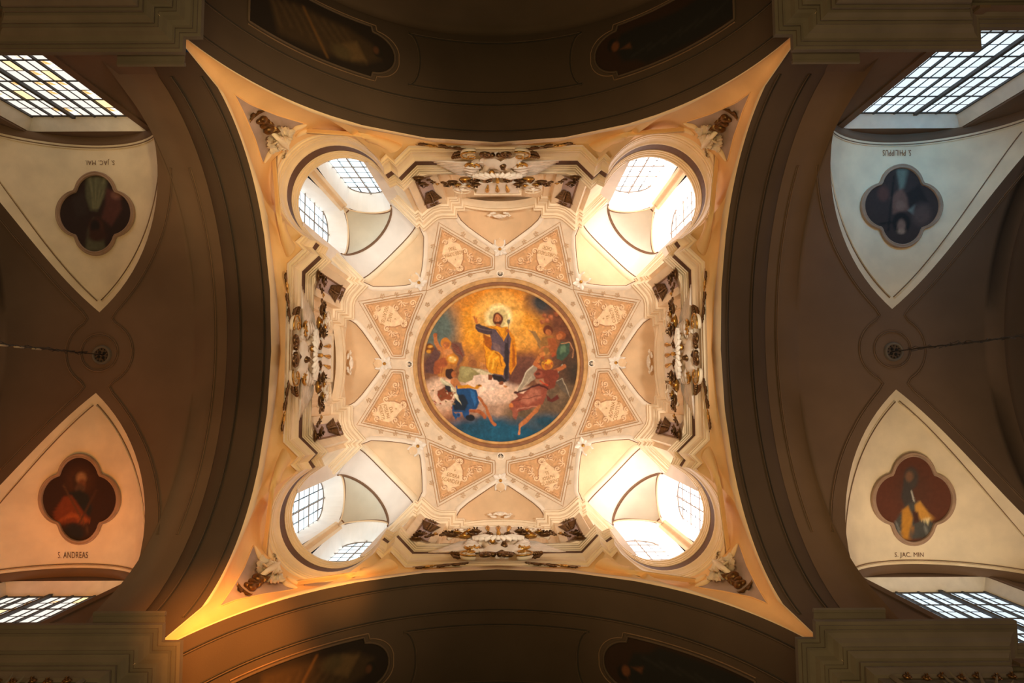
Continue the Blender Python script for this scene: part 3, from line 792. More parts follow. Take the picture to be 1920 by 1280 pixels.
    p.poly([(852, 600), (862, 660), (900, 690), (945, 700), (970, 730), (984, 800), (972, 845), (930, 830), (890, 836), (872, 790), (862, 720)], yel, 3)
    p.line([(858, 640), (900, 690), (950, 720), (965, 790)], 7, yld, 5); p.line([(882, 790), (890, 730), (920, 700)], 8, (250, 182, 50), 6); p.line([(905, 800), (915, 745), (935, 730)], 9, (252, 190, 60), 7); p.line([(930, 820), (940, 770)], 5, yld, 5)
    p.poly([(880, 836), (915, 842), (905, 870), (878, 870)], (120, 62, 30)); p.poly([(905, 835), (960, 850), (1000, 885), (950, 886), (915, 865)], (40, 28, 30), 4); p.ell(960, 890, 14, 12, skd); p.ell(985, 905, 12, 7, sk)
    p.poly([(806, 522), (796, 505), (786, 480), (792, 484), (797, 480), (803, 498), (812, 484), (813, 500), (822, 522), (818, 530)], (190, 108, 50), 3)
    p.ell(942, 500, 33, 40, (98, 46, 22), 5); p.ell(941, 500, 21, 28, (184, 110, 62), 3); p.ell(941, 520, 19, 18, (84, 38, 20), 5); p.ell(941, 511, 13, 9, (196, 122, 72), 4)
    p.ell(933, 494, 4, 2, (60, 28, 18), 2); p.ell(950, 494, 4, 2, (60, 28, 18), 2); p.line([(941, 494), (941, 508)], 3, (214, 142, 88), 2); p.ell(941, 518, 7, 2, (120, 50, 34), 2)
    p.poly([(930, 532), (952, 532), (960, 548), (930, 548)], (170, 98, 54))
    p.line([(1003, 580), (1008, 505)], 3, (92, 82, 60)); p.ell(1010, 515, 9, 16, (120, 112, 88), 3); p.ell(1011, 498, 5, 8, (226, 216, 190), 3); p.ell(1002, 572, 9, 12, (170, 92, 40), 3)
    p.line([(1004, 590), (1000, 760), (990, 860)], 4, (40, 28, 34), 3)
    # left group: raised arm putto, golden vessel
    p.poly([(500, 770), (560, 670), (600, 730), (560, 830), (500, 830)], (96, 62, 58), 8); p.poly([(660, 640), (720, 640), (740, 720), (700, 790), (660, 740)], (118, 80, 66), 10)
    for k in range(4): p.line([(650 + 12 * k, 650 + 16 * k), (690 + 10 * k, 660 + 18 * k), (705 + 8 * k, 672 + 18 * k)], 6, (120, 52, 40), 5)
    p.poly([(600, 690), (650, 680), (700, 730), (690, 790), (640, 860), (580, 850), (575, 760)], (176, 110, 50), 6); p.poly([(560, 760), (620, 720), (640, 760), (600, 830), (550, 830)], (164, 84, 46), 8)
    p.line([(560, 600), (566, 645), (585, 680), (615, 695)], 24, (190, 116, 62), 4); p.ell(562, 598, 12, 13, (170, 92, 46), 3); p.line([(572, 690), (610, 708)], 6, (120, 62, 34), 5)
    p.ell(628, 700, 38, 34, (198, 124, 66), 6); p.ell(627, 650, 30, 34, (206, 128, 44), 4); p.ell(628, 658, 19, 22, (186, 108, 58), 4); p.ell(640, 700, 26, 18, (206, 136, 80), 6)
    p.ell(665, 745, 36, 32, (200, 124, 30), 6); p.ell(665, 745, 24, 20, (240, 190, 96), 10); p.ell(655, 735, 6, 5, (255, 232, 170)); p.ell(678, 750, 5, 5, (255, 226, 160))
    p.ell(528, 680, 26, 34, (120, 66, 24), 6); p.ell(532, 668, 14, 10, (226, 160, 60), 6); p.ell(524, 700, 14, 12, (214, 150, 50), 6)
    for k in range(7): p.line([(600 + 14 * k, 790 + 5 * k), (590 + 14 * k, 870)], 4, (206, 146, 74), 5, .6)
    # blue robed angel, lower left
    p.poly([(705, 800), (720, 785), (780, 792), (850, 812), (915, 836), (860, 838), (795, 845), (780, 870), (740, 890), (700, 880), (695, 850)], (150, 136, 86), 4)
    p.poly([(715, 790), (775, 795), (790, 820), (745, 850), (712, 845)], (168, 156, 104), 10); p.poly([(780, 795), (915, 836), (840, 842)], (206, 188, 150), 5)
    p.ell(650, 832, 27, 32, (58, 30, 22), 4); p.ell(672, 838, 13, 19, (178, 100, 52), 3); p.poly([(655, 860), (690, 862), (720, 905), (680, 915), (650, 885)], (190, 118, 66), 4)
    p.poly([(690, 905), (745, 908), (805, 930), (824, 960), (826, 1010), (808, 1048), (770, 1046), (762, 1080), (795, 1100), (760, 1112), (735, 1095), (728, 1065), (670, 1060), (700, 1085), (685, 1108), (665, 1080), (662, 1030), (690, 985)], (20, 70, 120), 3)
    p.poly([(690, 960), (740, 960), (760, 1010), (740, 1055), (680, 1050), (668, 1020)], (18, 34, 52), 9); p.poly([(770, 930), (800, 945), (812, 1000), (800, 1030), (785, 980)], (36, 98, 158), 8)
    p.ell(700, 1080, 16, 14, (32, 82, 140), 5); p.ell(700, 1080, 8, 7, (14, 40, 72), 4); p.poly([(745, 1050), (770, 1040), (765, 1100), (745, 1095)], (24, 74, 132), 5); p.ell(775, 1098, 26, 18, (20, 26, 36), 5)
    p.poly([(700, 905), (760, 900), (800, 912), (812, 898), (840, 900), (845, 912), (815, 925), (770, 920), (700, 925)], (214, 142, 22), 3); p.ell(828, 906, 10, 7, (110, 62, 20), 4)
    p.poly([(590, 870), (600, 862), (640, 885), (680, 920), (700, 970), (722, 1022), (690, 985), (650, 930), (605, 890)], (206, 196, 160), 3); p.line([(605, 872), (650, 905), (700, 985)], 5, (232, 224, 196), 4)
    p.poly([(575, 935), (620, 910), (650, 940), (690, 950), (660, 985), (600, 995), (575, 965)], (132, 66, 34), 5); p.poly([(620, 900), (655, 915), (660, 945), (625, 945)], (40, 34, 44), 5)
    for k in range(26): p.ell(rng.uniform(545, 690), rng.uniform(930, 1040), 5, 5, [(120, 96, 60), (150, 52, 34), (226, 196, 160)][k % 3], 4, a=.8)
    p.line([(830, 975), (850, 1010), (870, 1040), (885, 1085), (905, 1120), (920, 1138)], 19, (176, 98, 50), 4); p.line([(905, 1120), (918, 1138)], 12, (190, 108, 56), 4)
    p.line([(775, 1060), (820, 1058), (845, 1075), (860, 1092)], 22, (166, 90, 48), 4)
    # rose robed angel, lower right
    p.poly([(1175, 765), (1150, 780), (1120, 815), (1090, 870), (1055, 935), (1075, 945), (1110, 905), (1150, 880), (1180, 850)], (160, 142, 120), 4); p.line([(1172, 768), (1120, 815), (1058, 935)], 5, (220, 206, 180), 4); p.line([(1140, 850), (1080, 935)], 4, (196, 178, 150), 4)
    p.poly([(1290, 880), (1330, 860), (1360, 920), (1372, 975), (1320, 930)], (92, 78, 64), 5); p.line([(1300, 880), (1330, 868), (1375, 978)], 3, (186, 166, 140), 3); p.line([(1330, 780), (1300, 830)], 6, (190, 176, 154), 5)
    p.line([(1165, 775), (1180, 745), (1210, 716), (1240, 708)], 22, (196, 116, 58), 4); p.line([(1165, 775), (1195, 800)], 24, (180, 100, 52), 4)
    p.ell(1240, 780, 36, 32, (214, 134, 26), 6); p.ell(1242, 790, 22, 22, (180, 98, 40), 5); p.ell(1235, 765, 24, 12, (244, 176, 48), 8); p.line([(1290, 815), (1325, 800), (1345, 790)], 22, (176, 98, 52), 4)
    p.poly([(1180, 805), (1230, 812), (1300, 810), (1310, 850), (1280, 920), (1230, 930), (1180, 890), (1160, 850)], (124, 54, 34), 5); p.ell(1185, 838, 26, 22, (148, 72, 50), 6); p.ell(1180, 835, 12, 9, (96, 40, 28), 5)
    p.poly([(1160, 870), (1215, 865), (1230, 895), (1180, 900)], (160, 112, 82), 6)
    p.poly([(1035, 935), (1055, 945), (1090, 955), (1130, 920), (1180, 895), (1240, 920), (1230, 970), (1210, 1020), (1150, 1040), (1100, 1050), (1040, 1075), (1010, 1040), (1020, 1000), (1060, 970)], (142, 70, 50), 4)
    p.poly([(1140, 920), (1200, 930), (1200, 980), (1120, 1020), (1070, 1000)], (176, 104, 80), 14); p.line([(1050, 950), (1120, 925), (1190, 900), (1240, 925)], 10, (70, 26, 20), 5); p.ell(1045, 945, 12, 10, (72, 34, 28), 4)
    p.line([(1030, 1000), (1120, 985), (1200, 960)], 4, (94, 40, 28), 5); p.line([(1040, 1060), (1100, 1035), (1190, 1030)], 6, (186, 120, 96), 5); p.poly([(1020, 1030), (1050, 1045), (1065, 1080), (1048, 1112), (1030, 1090)], (148, 80, 60), 5)
    p.poly([(1230, 960), (1260, 990), (1300, 965), (1312, 985), (1270, 1010), (1235, 1000)], (96, 34, 24), 5); p.line([(1195, 880), (1240, 905)], 7, (196, 60, 24), 4); p.ell(1020, 1025, 14, 14, (204, 118, 58), 4)
    p.line([(1190, 1035), (1150, 1075), (1110, 1115), (1080, 1140)], 24, (180, 106, 58), 4); p.line([(1082, 1135), (1070, 1160), (1066, 1190)], 13, (198, 124, 72), 4)
    # upper right angels
    p.poly([(1120, 565), (1170, 580), (1210, 640), (1200, 700), (1180, 640), (1150, 590)], (150, 112, 66), 6); p.ell(1245, 572, 32, 28, (100, 46, 24), 5); p.ell(1247, 582, 19, 20, (176, 100, 52), 4)
    p.poly([(1210, 620), (1260, 600), (1290, 640), (1280, 720), (1230, 720), (1205, 680)], (150, 104, 50), 6); p.poly([(1240, 620), (1290, 620), (1310, 700), (1280, 730), (1250, 700)], (156, 82, 38), 8)
    p.ell(1325, 605, 30, 26, (150, 78, 34), 5); p.ell(1318, 612, 16, 17, (186, 108, 58), 4); p.poly([(1300, 680), (1330, 640), (1375, 645), (1370, 710), (1330, 760), (1295, 740)], (60, 84, 66), 6); p.poly([(1320, 670), (1350, 655), (1350, 700), (1318, 715)], (96, 122, 92), 8)
    p.line([(1330, 650), (1370, 645), (1400, 690), (1392, 735)], 5, (196, 136, 92), 4); p.line([(1200, 690), (1225, 675), (1255, 670)], 12, (180, 104, 54), 4)
    for (x, y) in ((1225, 480), (1265, 490), (1300, 470), (1240, 510), (1210, 520)): p.ell(x, y, 15, 14, (158, 84, 48), 8); p.ell(x + 4, y - 3, 8, 7, (186, 112, 70), 6)
    for k in range(24): p.ell(rng.uniform(1180, 1290), rng.uniform(690, 790), 7, 7, [(150, 90, 34), (196, 130, 60), (180, 70, 30)][k % 3], 5, a=.7)
    B = p.C.reshape(n, n, 3)
    for _ in range(1): B = (B * 4 + np.roll(B, 1, 0) + np.roll(B, -1, 0) + np.roll(B, 1, 1) + np.roll(B, -1, 1)) / 8
    p.C = B.reshape(-1, 3); p.noise(9, .07, 8); p.noise(22, .08, 9)
    return X, Y, p
RT = At('ceiling_painting', (0, 0, 19.6), 'round ceiling fresco of a haloed standing man among angels in a gilded ring', 'painting')
X_, Y_, pt_ = roundel()
Fc = []; n_ = 340
Vv = np.column_stack([X_.ravel() * 2.19, Y_.ravel() * 2.19, .10 - .10 * (X_.ravel() ** 2 + Y_.ravel() ** 2)])
ii = np.arange(n_ * n_).reshape(n_, n_); Fc = np.stack([ii[:-1, :-1], ii[1:, :-1], ii[1:, 1:], ii[:-1, 1:]], -1).reshape(-1, 4)
mk('painted_scene', Vv, Fc, PAINT, RT.o, True, pt_.C)
def lathe(prof, n=96, c=(0, 0, 0)):
    return np.array([[(c[0] + r * cos(2 * pi * i / n), c[1] + r * sin(2 * pi * i / n), c[2] + z) for r, z in prof] for i in range(n)])
RING = mat('ochre_ring', (.62, .34, .12), .6, .15, 6); RINGB = mat('red_brown_ring', (.30, .12, .045), .6, .15, 6); RINGC = mat('cream_ring', (.80, .60, .42), .8, .12, 6)
RT.add('inner_bead', MB().grid(lathe([(2.17, 19.62), (2.17, 19.56), (2.20, 19.535), (2.24, 19.555), (2.25, 19.59)]), cu=True), RING)
RT.add('cove', MB().grid(lathe([(2.25, 19.58), (2.28, 19.60), (2.31, 19.60), (2.325, 19.575), (2.335, 19.60), (2.35, 19.57)]), cu=True), RINGB)
RT.add('outer_bead', MB().grid(lathe([(2.35, 19.56), (2.365, 19.535), (2.38, 19.55), (2.44, 19.535), (2.475, 19.50)]), cu=True), RING)
structure(MB().grid(lathe([(2.475, capz(2.475)), (2.49, capz(2.49) - .015), (2.52, capz(2.52) - .015), (2.53, capz(2.53) + .01)]), cu=True).build('trim_14', RINGC))

# ---- painted rosettes and line work of the star arms, kept as thin relief
def onz(px, py): return on(px, py, lambda x, y: capz(math.hypot(x, y)), 18.5)
PANEL = [onz(*p) for p in ((828, 429), (874, 456), (921, 483), (921, 499), (880, 507), (845, 519), (808.5, 534), (818, 480))]
pc = np.mean([p[:2] for p in PANEL], axis=0)
def panel_mesh(poly, inset, n=44):
    poly = np.array([p[:2] for p in poly]); c = poly.mean(0); q = densify(np.vstack([poly, poly[:1]]), 121)[:-1]
    return c, q
def grow(poly, d):
    P = np.array(poly, float); n = len(P); out = []
    for i in range(n):
        a, b, c = P[i - 1], P[i], P[(i + 1) % n]; e1 = (b - a) / np.linalg.norm(b - a); e2 = (c - b) / np.linalg.norm(c - b)
        n1, n2 = np.array([e1[1], -e1[0]]), np.array([e2[1], -e2[0]]); m = (n1 + n2) / max(.3, 1 + n1 @ n2); out.append(b + m * d)
    return out
PP = [p[:2] for p in PANEL]
ar = sum(PP[i][0] * PP[(i + 1) % 8][1] - PP[(i + 1) % 8][0] * PP[i][1] for i in range(8)); sgn = 1 if ar > 0 else -1
def outl(d, dz=-.006, n=90):
    q = grow(PP, sgn * d); q = densify(np.vstack([q, q[:1]]), n)[:-1]; return [c3(p, dz) for p in q]
LTAN = mat('tan_line_paint', (.50, .28, .13), .8, .1, 3)
for t in T8:
    for d, r, m in ((.03, .013, LTAN), (.06, .010, STUCW), (.10, .008, LTAN), (-.03, .010, LTAN)):
        structure(MB().tube(np.array(outl(d)) @ t.T, r, 4, closed=True).build('trim_15', m))
    rs = MB()
    for (x, y) in ((-.35, -3.03 - .16), (-.68, -3.38 + .02), (-1.0, -3.56 + .02), (-1.83, -3.2), (-1.9, -2.85), (-1.98, -2.5), (-.35, -2.62), (-.85, -2.52), (-1.3, -2.31), (-1.68, -2.05)):
        for a in np.linspace(0, 2 * pi, 6)[:-1]: rs.ball(c3((x + .045 * cos(a), y + .045 * sin(a)), -.004), (.034, .034, .01), 6, 3)
        rs.ball(c3((x, y), -.006), (.02, .02, .014), 6, 3)
    structure(MB().add(np.array(rs.V) @ t.T, rs.F).build('trim_16', LTAN2 if 'LTAN2' in globals() else mat('pale_tan_paint', (.60, .40, .24), .8, .1, 3)))
def arm_panel():
    """grisaille scrollwork around a shield, painted on a sheet that follows the vault; coordinates in view pixels"""
    P = np.array([(828, 429), (874, 456), (921, 483), (921, 499), (880, 507), (845, 519), (808.5, 534), (818, 480)], float)
    xs, ys = np.arange(806, 924, .8), np.arange(427, 537, .8); GX_, GY_ = np.meshgrid(xs, ys, indexing='ij')
    ins = np.zeros(GX_.shape, bool)
    for i in range(8):
        x0, y0 = P[i]; x1, y1 = P[(i + 1) % 8]; c = ((y0 > GY_) != (y1 > GY_)); ins ^= c & (GX_ < (x1 - x0) * (GY_ - y0) / (y1 - y0 + 1e-9) + x0)
    p = Paint(GX_, GY_, (216, 166, 118)); hi, lo, md = (250, 214, 172), (150, 88, 48), (232, 184, 136)
    sh = [(843, 446), (850, 452), (862, 458), (868, 470), (868, 486), (864, 497), (855, 502), (846, 494), (835, 487), (829, 476), (832, 462), (837, 452)]
    p.poly([(x + 1.2, y + 1.4) for x, y in sh], lo, 2); p.poly(sh, hi, 1.5)
    def sp(cx, cy, r, turns, a0, dr=1):
        pts = [(cx + r * (1 - k / 26) * cos(a0 + dr * 2 * pi * turns * k / 24), cy + r * (1 - k / 26) * sin(a0 + dr * 2 * pi * turns * k / 24)) for k in range(25)]
        p.line([(x + 1, y + 1.2) for x, y in pts], 2.4, lo, 1.4, .9); p.line(pts, 2.2, hi, 1.2)
    for a in ((899, 488, 6.5, 1.5, 1.), (824, 519, 7, 1.5, 0.), (833, 488, 6, 1.3, -2.5), (872, 471, 6, 1.3, 2.5), (835, 454, 5, 1.2, 3), (850, 448, 5, 1.2, 0)): sp(*a)
    for (c, r, a0, a1, n) in (((884, 494), 11, -2.6, -.2, 6), ((838, 514), 12, -2.2, .4, 6), ((878, 482), 9, -2, 1, 5), ((850, 506), 8, 0, 3, 5), ((834, 440), 7, -2.6, 0, 4), ((822, 500), 9, -2, 1, 5)):
        for a in np.linspace(a0, a1, n):
            q = [(c[0] + 2 * cos(a), c[1] + 2 * sin(a)), (c[0] + r * .6 * cos(a + .1), c[1] + r * .6 * sin(a + .1)), (c[0] + r * cos(a + .35), c[1] + r * sin(a + .35))]
            p.line([(x + .9, y + 1) for x, y in q], 2.2, lo, 1.5, .8); p.line(q, 1.8, hi if n % 2 else md, 1.2)
    p.ell(863, 504, 8, 7, lo, 2); p.ell(862, 503, 7, 6, hi, 1.5)
    for a in np.linspace(.3, 2.8, 5): p.line([(862, 500), (862 + 6 * cos(a), 500 + 7 * sin(a))], .7, lo, .8)
    p.noise(7, .05, 4)
    idx = -np.ones(GX_.shape, int); keep = ins.copy(); keep[:-1] |= ins[1:]; keep[:, :-1] |= ins[:, 1:]
    idx[ins] = np.arange(ins.sum()); V = [tuple(c3(atZ(x, y, 18.5)[:2])) for x, y in []]
    V = []
    for x, y in zip(GX_[ins], GY_[ins]): q = onz5(x, y); V.append(q)
    q = idx; m = (q[:-1, :-1] >= 0) & (q[1:, :-1] >= 0) & (q[1:, 1:] >= 0) & (q[:-1, 1:] >= 0)
    Fc = np.stack([q[:-1, :-1][m], q[1:, :-1][m], q[1:, 1:][m], q[:-1, 1:][m]], -1)
    return np.array(V), Fc, p.C[ins.ravel()]
def onz5(px, py):
    d = ray(px, py); ox, oy = CAM[0], CAM[1]      # exact hit with the cap sphere
    a = d @ d; b = d[0] * ox + d[1] * oy - 14.0 * d[2]; c = ox * ox + oy * oy + 14.0 ** 2 - 36.0
    t = (-b + math.sqrt(b * b - a * c)) / a; p = CAM + t * d; p[2] -= .010; return p
AV, AF, AC = arm_panel()
LOC = c3(pc, 0)
def text_mesh(s, size, width=None):
    cu = bpy.data.curves.new('letters', 'FONT'); cu.body = s; cu.size = size; cu.align_x = 'CENTER'; cu.align_y = 'CENTER'; cu.extrude = .0
    cu.resolution_u = 3; cu.space_character = 1.05; cu.offset = 0
    ob = bpy.data.objects.new('tmp', cu); C.objects.link(ob); dg = bpy.context.evaluated_depsgraph_get()
    me = bpy.data.meshes.new_from_object(ob.evaluated_get(dg)); V = [tuple(v.co) for v in me.vertices]; Fc = [tuple(p.vertices) for p in me.polygons]
    bpy.data.objects.remove(ob); bpy.data.meshes.remove(me); return np.array(V), Fc
TXT = ['+\nNOBIS\nSUMMA TRIAS', '+\nSIDERA\nSCANDERE', '+\nCHRISTIADUM\nCHORI', '+\nTE\nJOSEPH\nCELEBRENT', '+\nPARCE\nPRECANTIBUS', '+\nDA\nJOSEPH\nMERITIS', '+\nTE\nCUNCTI\nRESONENT', '+\nAGMINA\nCOELITUM']
# T8 order: identity(NNW), S(SSW), E(NNE), SE(SSE), then swapped: WNW, ... resolved by position below
LBL = {'NNW': 'NOBIS SUMMA TRIAS', 'SSW': 'SIDERA SCANDERE', 'NNE': 'CHRISTIADUM CHORI', 'SSE': 'TE JOSEPH CELEBRENT', 'WNW': 'PARCE PRECANTIBUS', 'WSW': 'DA JOSEPH MERITIS', 'ENE': 'TE CUNCTI RESONENT', 'ESE': 'AGMINA COELITUM'}
pmesh = None
for t in T8:
    q = t @ LOC; key = ('N' if q[1] < 0 else 'S', 'W' if q[0] < 0 else 'E'); big = 'NS' if abs(q[1]) > abs(q[0]) else 'WE'
    k = (key[0] + key[0] + key[1]) if big == 'NS' else (key[1] + key[0] + key[1])
    r = empty('painted_inscription_panel'); r.matrix_world = m4(t) @ Matrix.Translation(LOC)
    setp(r, 'painted scrollwork panel on a vault arm, its shield lettered ' + LBL[k], 'painted panel', 'lettered panels round the fresco')
    if pmesh is None: o = mk('scrollwork', AV - LOC, AF, PAINT, r, True, AC); pmesh = o.data
    else: o = bpy.data.objects.new('scrollwork', pmesh); C.objects.link(o); o.parent = r
    words = LBL[k].split(); lines = ['+'] + ({'NOBIS SUMMA TRIAS': ['NOBIS SUMMA', 'TRIAS']}.get(LBL[k], words))
    sz = .135 if len(lines) < 4 else .12; TL_ = []
    for li, ln in enumerate(lines):
        V, Fc = text_mesh(ln, sz); V[:, 1] += ((len(lines) - 1) / 2 - li) * sz; TL_.append((V, Fc))
    # letters run across the arm with their tops towards the fresco
    sc_ = t @ np.array([*onz5(851, 476)]); up = -sc_ * [1, 1, 0]; up /= np.linalg.norm(up)
    tp = t @ np.array([*onz5(858, 497)]); bt = t @ np.array([*onz5(846, 455)]); up = (tp - bt) * [1, 1, 0]; up /= np.linalg.norm(up); rt = np.array([-up[1], up[0], 0])
    wmax = max(np.abs(V[:, 0]).max() for V, _ in TL_); fx = min(1, .27 / wmax); inv = np.linalg.inv(t)
    for V, Fc in TL_:
        W3 = []
        for v in V:
            p2 = sc_[:2] + rt[:2] * v[0] * fx + up[:2] * v[1]; W3.append(inv @ np.array((p2[0], p2[1], capz(math.hypot(*p2)) - .022)) - LOC)
        mk('lettering', W3, Fc, TEXTG, r, False)

# ------------------------------------------------------------------ quatrefoil saints on the lunettes, with their names
def quatre(w_, h, n=72, k=1.0):
    """outline of a four-lobed frame; w_, h half extents"""
    pts = []
    for i in range(n):
        a = 2 * pi * i / n - pi / 2
        best = 0
        for (cx, cy, r) in ((0, -.47, .53), (0, .47, .53), (.44, 0, .56), (-.44, 0, .56)):
            b = cos(a) * cx + sin(a) * cy; D = b * b - cx * cx - cy * cy + r * r
            if D > 0: best = max(best, b + math.sqrt(D))
        pts.append((best * k * cos(a) * w_, best * k * sin(a) * h))
    return pts
QL = {}
def saint(c, w_, h, s, q, draw, label, flip):
    zf = lambda x, y: webz(x, y, s)
    fq = lambda u, v, dz=0: on(c[0] + u, c[1] + v, zf, 13.4) + [0, 0, dz]
    root = At('quatrefoil_painting', fq(0, 0), label, 'painting', 'saints on the lunettes')
    n = 72; O = quatre(w_, h, n, 1.0)
    rings = [0, .12, .25, .38, .5, .6, .7, .8, .9, .97]
    nr = 26; rr = np.linspace(0, .90, nr)
    U = np.array([[(O[i][0] * r, O[i][1] * r) for i in range(n)] for r in rr]).reshape(-1, 2)
    p = Paint(U[:, 0] * flip / w_ * 100, U[:, 1] * flip / h * 100, (52, 30, 22)); draw(p)
    step = 1
    # surface position by fitting a grid, then interpolating
    V = []
    O9 = {}
    us, vs = np.linspace(-w_ * 1.02, w_ * 1.02, 15), np.linspace(-h * 1.02, h * 1.02, 15)
    Gd = np.array([[fq(u, v, -.02) for v in vs] for u in us])
    def samp(u, v):
        i = (u - us[0]) / (us[1] - us[0]); j = (v - vs[0]) / (vs[1] - vs[0]); i0, j0 = min(13, max(0, int(i))), min(13, max(0, int(j))); a, b = i - i0, j - j0
        return (Gd[i0, j0] * (1 - a) + Gd[i0 + 1, j0] * a) * (1 - b) + (Gd[i0, j0 + 1] * (1 - a) + Gd[i0 + 1, j0 + 1] * a) * b
    V = np.array([samp(u, v) for u, v in U]) - root.loc
    Fc = [(r * n + i, r * n + (i + 1) % n, (r + 1) * n + (i + 1) % n, (r + 1) * n + i) for r in range(nr - 1) for i in range(n)]
    mk('painted_figure', V, Fc, PAINT, root.o, True, p.C)
    mb = MB(); G = []
    for k, dz in ((1.0, .01), (.99, -.045), (.965, -.05), (.95, -.03), (.93, -.05), (.905, -.045), (.90, .0)):
        G.append([samp(x * k, y * k) + [0, 0, dz] for x, y in O])
    mb.grid(np.array(G), cv=True); root.add('moulded_frame', mb, FRAMEQ)
FRAMEQ = mat('brown_frame', (.36, .23, .16), .7, .12, 4)
def d_andreas(p):
    p.mix(np.ones(len(p.X)) * 1., (50, 24, 14)); p.ell(0, -42, 34, 30, (70, 38, 20), 20); p.ell(-2, -38, 17, 20, (58, 34, 22), 6); p.ell(3, -46, 12, 12, (150, 110, 76), 8); p.ell(5, -32, 9, 11, (110, 66, 42), 6); p.ell(0, -22, 12, 12, (80, 56, 42), 6)
    p.poly([(-30, -14), (0, -20), (20, -10), (30, 20), (20, 46), (-10, 40), (-26, 10)], (26, 26, 28), 6); p.poly([(-40, -5), (-20, -8), (10, 30), (26, 44), (10, 56), (-20, 50), (-60, 60), (-64, 30)], (116, 52, 22), 6)
    for k in range(4): p.line([(-50 + 9 * k, 48 - 4 * k), (-20 + 9 * k, 30 + 3 * k), (0 + 8 * k, 50)], 3, (164, 84, 36), 5, .7)
    p.line([(-40, -30), (30, 86)], 4, (84, 54, 30), 4); p.line([(40, -20), (-20, 86)], 4, (74, 44, 26), 4); p.ell(-16, 74, 26, 20, (30, 26, 26), 8)
def d_min(p):
    p.mix(np.ones(len(p.X)), (92, 46, 28)); p.ell(0, -20, 40, 50, (84, 46, 30), 30); p.ell(-5, -44, 17, 24, (66, 56, 52), 6); p.ell(-9, -48, 9, 11, (120, 84, 62), 5); p.poly([(-22, -40), (-4, -26), (4, 6), (-20, 16), (-28, -4)], (62, 54, 52), 6)
    p.poly([(-50, 60), (-30, 30), (-14, 10), (14, 4), (40, 36), (52, 60), (30, 84), (-30, 86)], (72, 70, 68), 6); p.poly([(-26, 24), (-12, 14), (0, 40), (-12, 86), (-28, 84)], (190, 130, 44), 5); p.poly([(4, 12), (16, 4), (34, 26), (50, 44), (20, 46), (6, 34)], (200, 142, 60), 5)
    p.poly([(-2, 24), (12, 28), (16, 48), (2, 52)], (70, 36, 26), 4); p.line([(0, 60), (-6, 86)], 4, (150, 100, 50), 4); p.line([(-40, 50), (-30, 76)], 3, (130, 130, 128), 4); p.line([(28, 56), (34, 80)], 3, (130, 128, 124), 4); p.line([(-4, -16), (2, 4)], 3, (190, 184, 176), 3); p.poly([(20, 44), (40, 40), (36, 52)], (226, 206, 160), 4)
def d_mai(p):
    p.mix(np.ones(len(p.X)), (44, 26, 24)); p.poly([(-26, 88), (26, 88), (20, 60), (8, 20), (-6, 10), (-20, 40)], (86, 84, 66), 8)
    p.X, p.Y = p.X, p.Y
    p.poly([(-24, -88), (30, -88), (26, -50), (4, -6), (-14, -8), (-26, -40)], (88, 86, 66), 8)
    for k in range(4): p.line([(-14 + 12 * k, -84), (-8 + 8 * k, -40), (-6 + 4 * k, -14)], 4, (130, 126, 96), 5, .7)
    p.poly([(26, -60), (60, -50), (66, -10), (40, 30), (14, 10), (24, -20)], (84, 46, 42), 8); p.ell(52, -44, 12, 10, (130, 88, 76), 8); p.poly([(-60, -40), (-30, -50), (-20, 0), (-50, 10)], (50, 36, 34), 10); p.ell(2, 34, 20, 26, (66, 34, 26), 8); p.ell(-2, 30, 12, 16, (30, 18, 18), 6); p.ell(4, 52, 24, 14, (60, 32, 24), 8)
def d_phil(p):
    p.mix(np.ones(len(p.X)), (56, 42, 40)); p.poly([(10, -30), (44, -52), (66, -10), (30, 16), (12, -4)], (34, 24, 24), 5)
    p.poly([(-26, -20), (0, -46), (14, -20), (18, 10), (-20, 18)], (112, 78, 68), 8); p.ell(-2, -2, 12, 12, (126, 92, 80), 6); p.poly([(-12, -88), (16, -88), (6, -44), (-4, -40)], (106, 116, 108), 8); p.ell(-44, -30, 14, 18, (90, 56, 50), 8)
    p.line([(-18, -70), (-32, 60)], 5, (22, 18, 20), 4); p.line([(-50, 42), (-14, 36)], 5, (22, 18, 20), 4); p.ell(0, 40, 22, 26, (24, 18, 18), 6); p.ell(0, 46, 10, 15, (128, 96, 84), 5); p.ell(0, 60, 9, 6, (150, 120, 104), 5); p.poly([(16, 10), (34, -4), (30, 20)], (110, 116, 112), 6)
    p.ell(50, 20, 22, 26, (84, 64, 60), 16)
saint((180.5, 401), 74, 79, -1, -1, d_mai, 'dark four-lobed saint painting below the S. JAC. MAI. inscription', 1)
saint((151, 935), 77, 86, -1, 1, d_andreas, 'four-lobed painting of a bowed saint on the orange lit S. ANDREAS lunette', 1)
saint((1689, 387), 77, 79, 1, -1, d_phil, 'four-lobed painting of a saint with cross and book on the bluish S. PHILIPPUS lunette', 1)
saint((1711, 935), 79, 88, 1, 1, d_min, 'four-lobed painting of a grey bearded saint in yellow on the S. JAC. MIN lunette', 1)
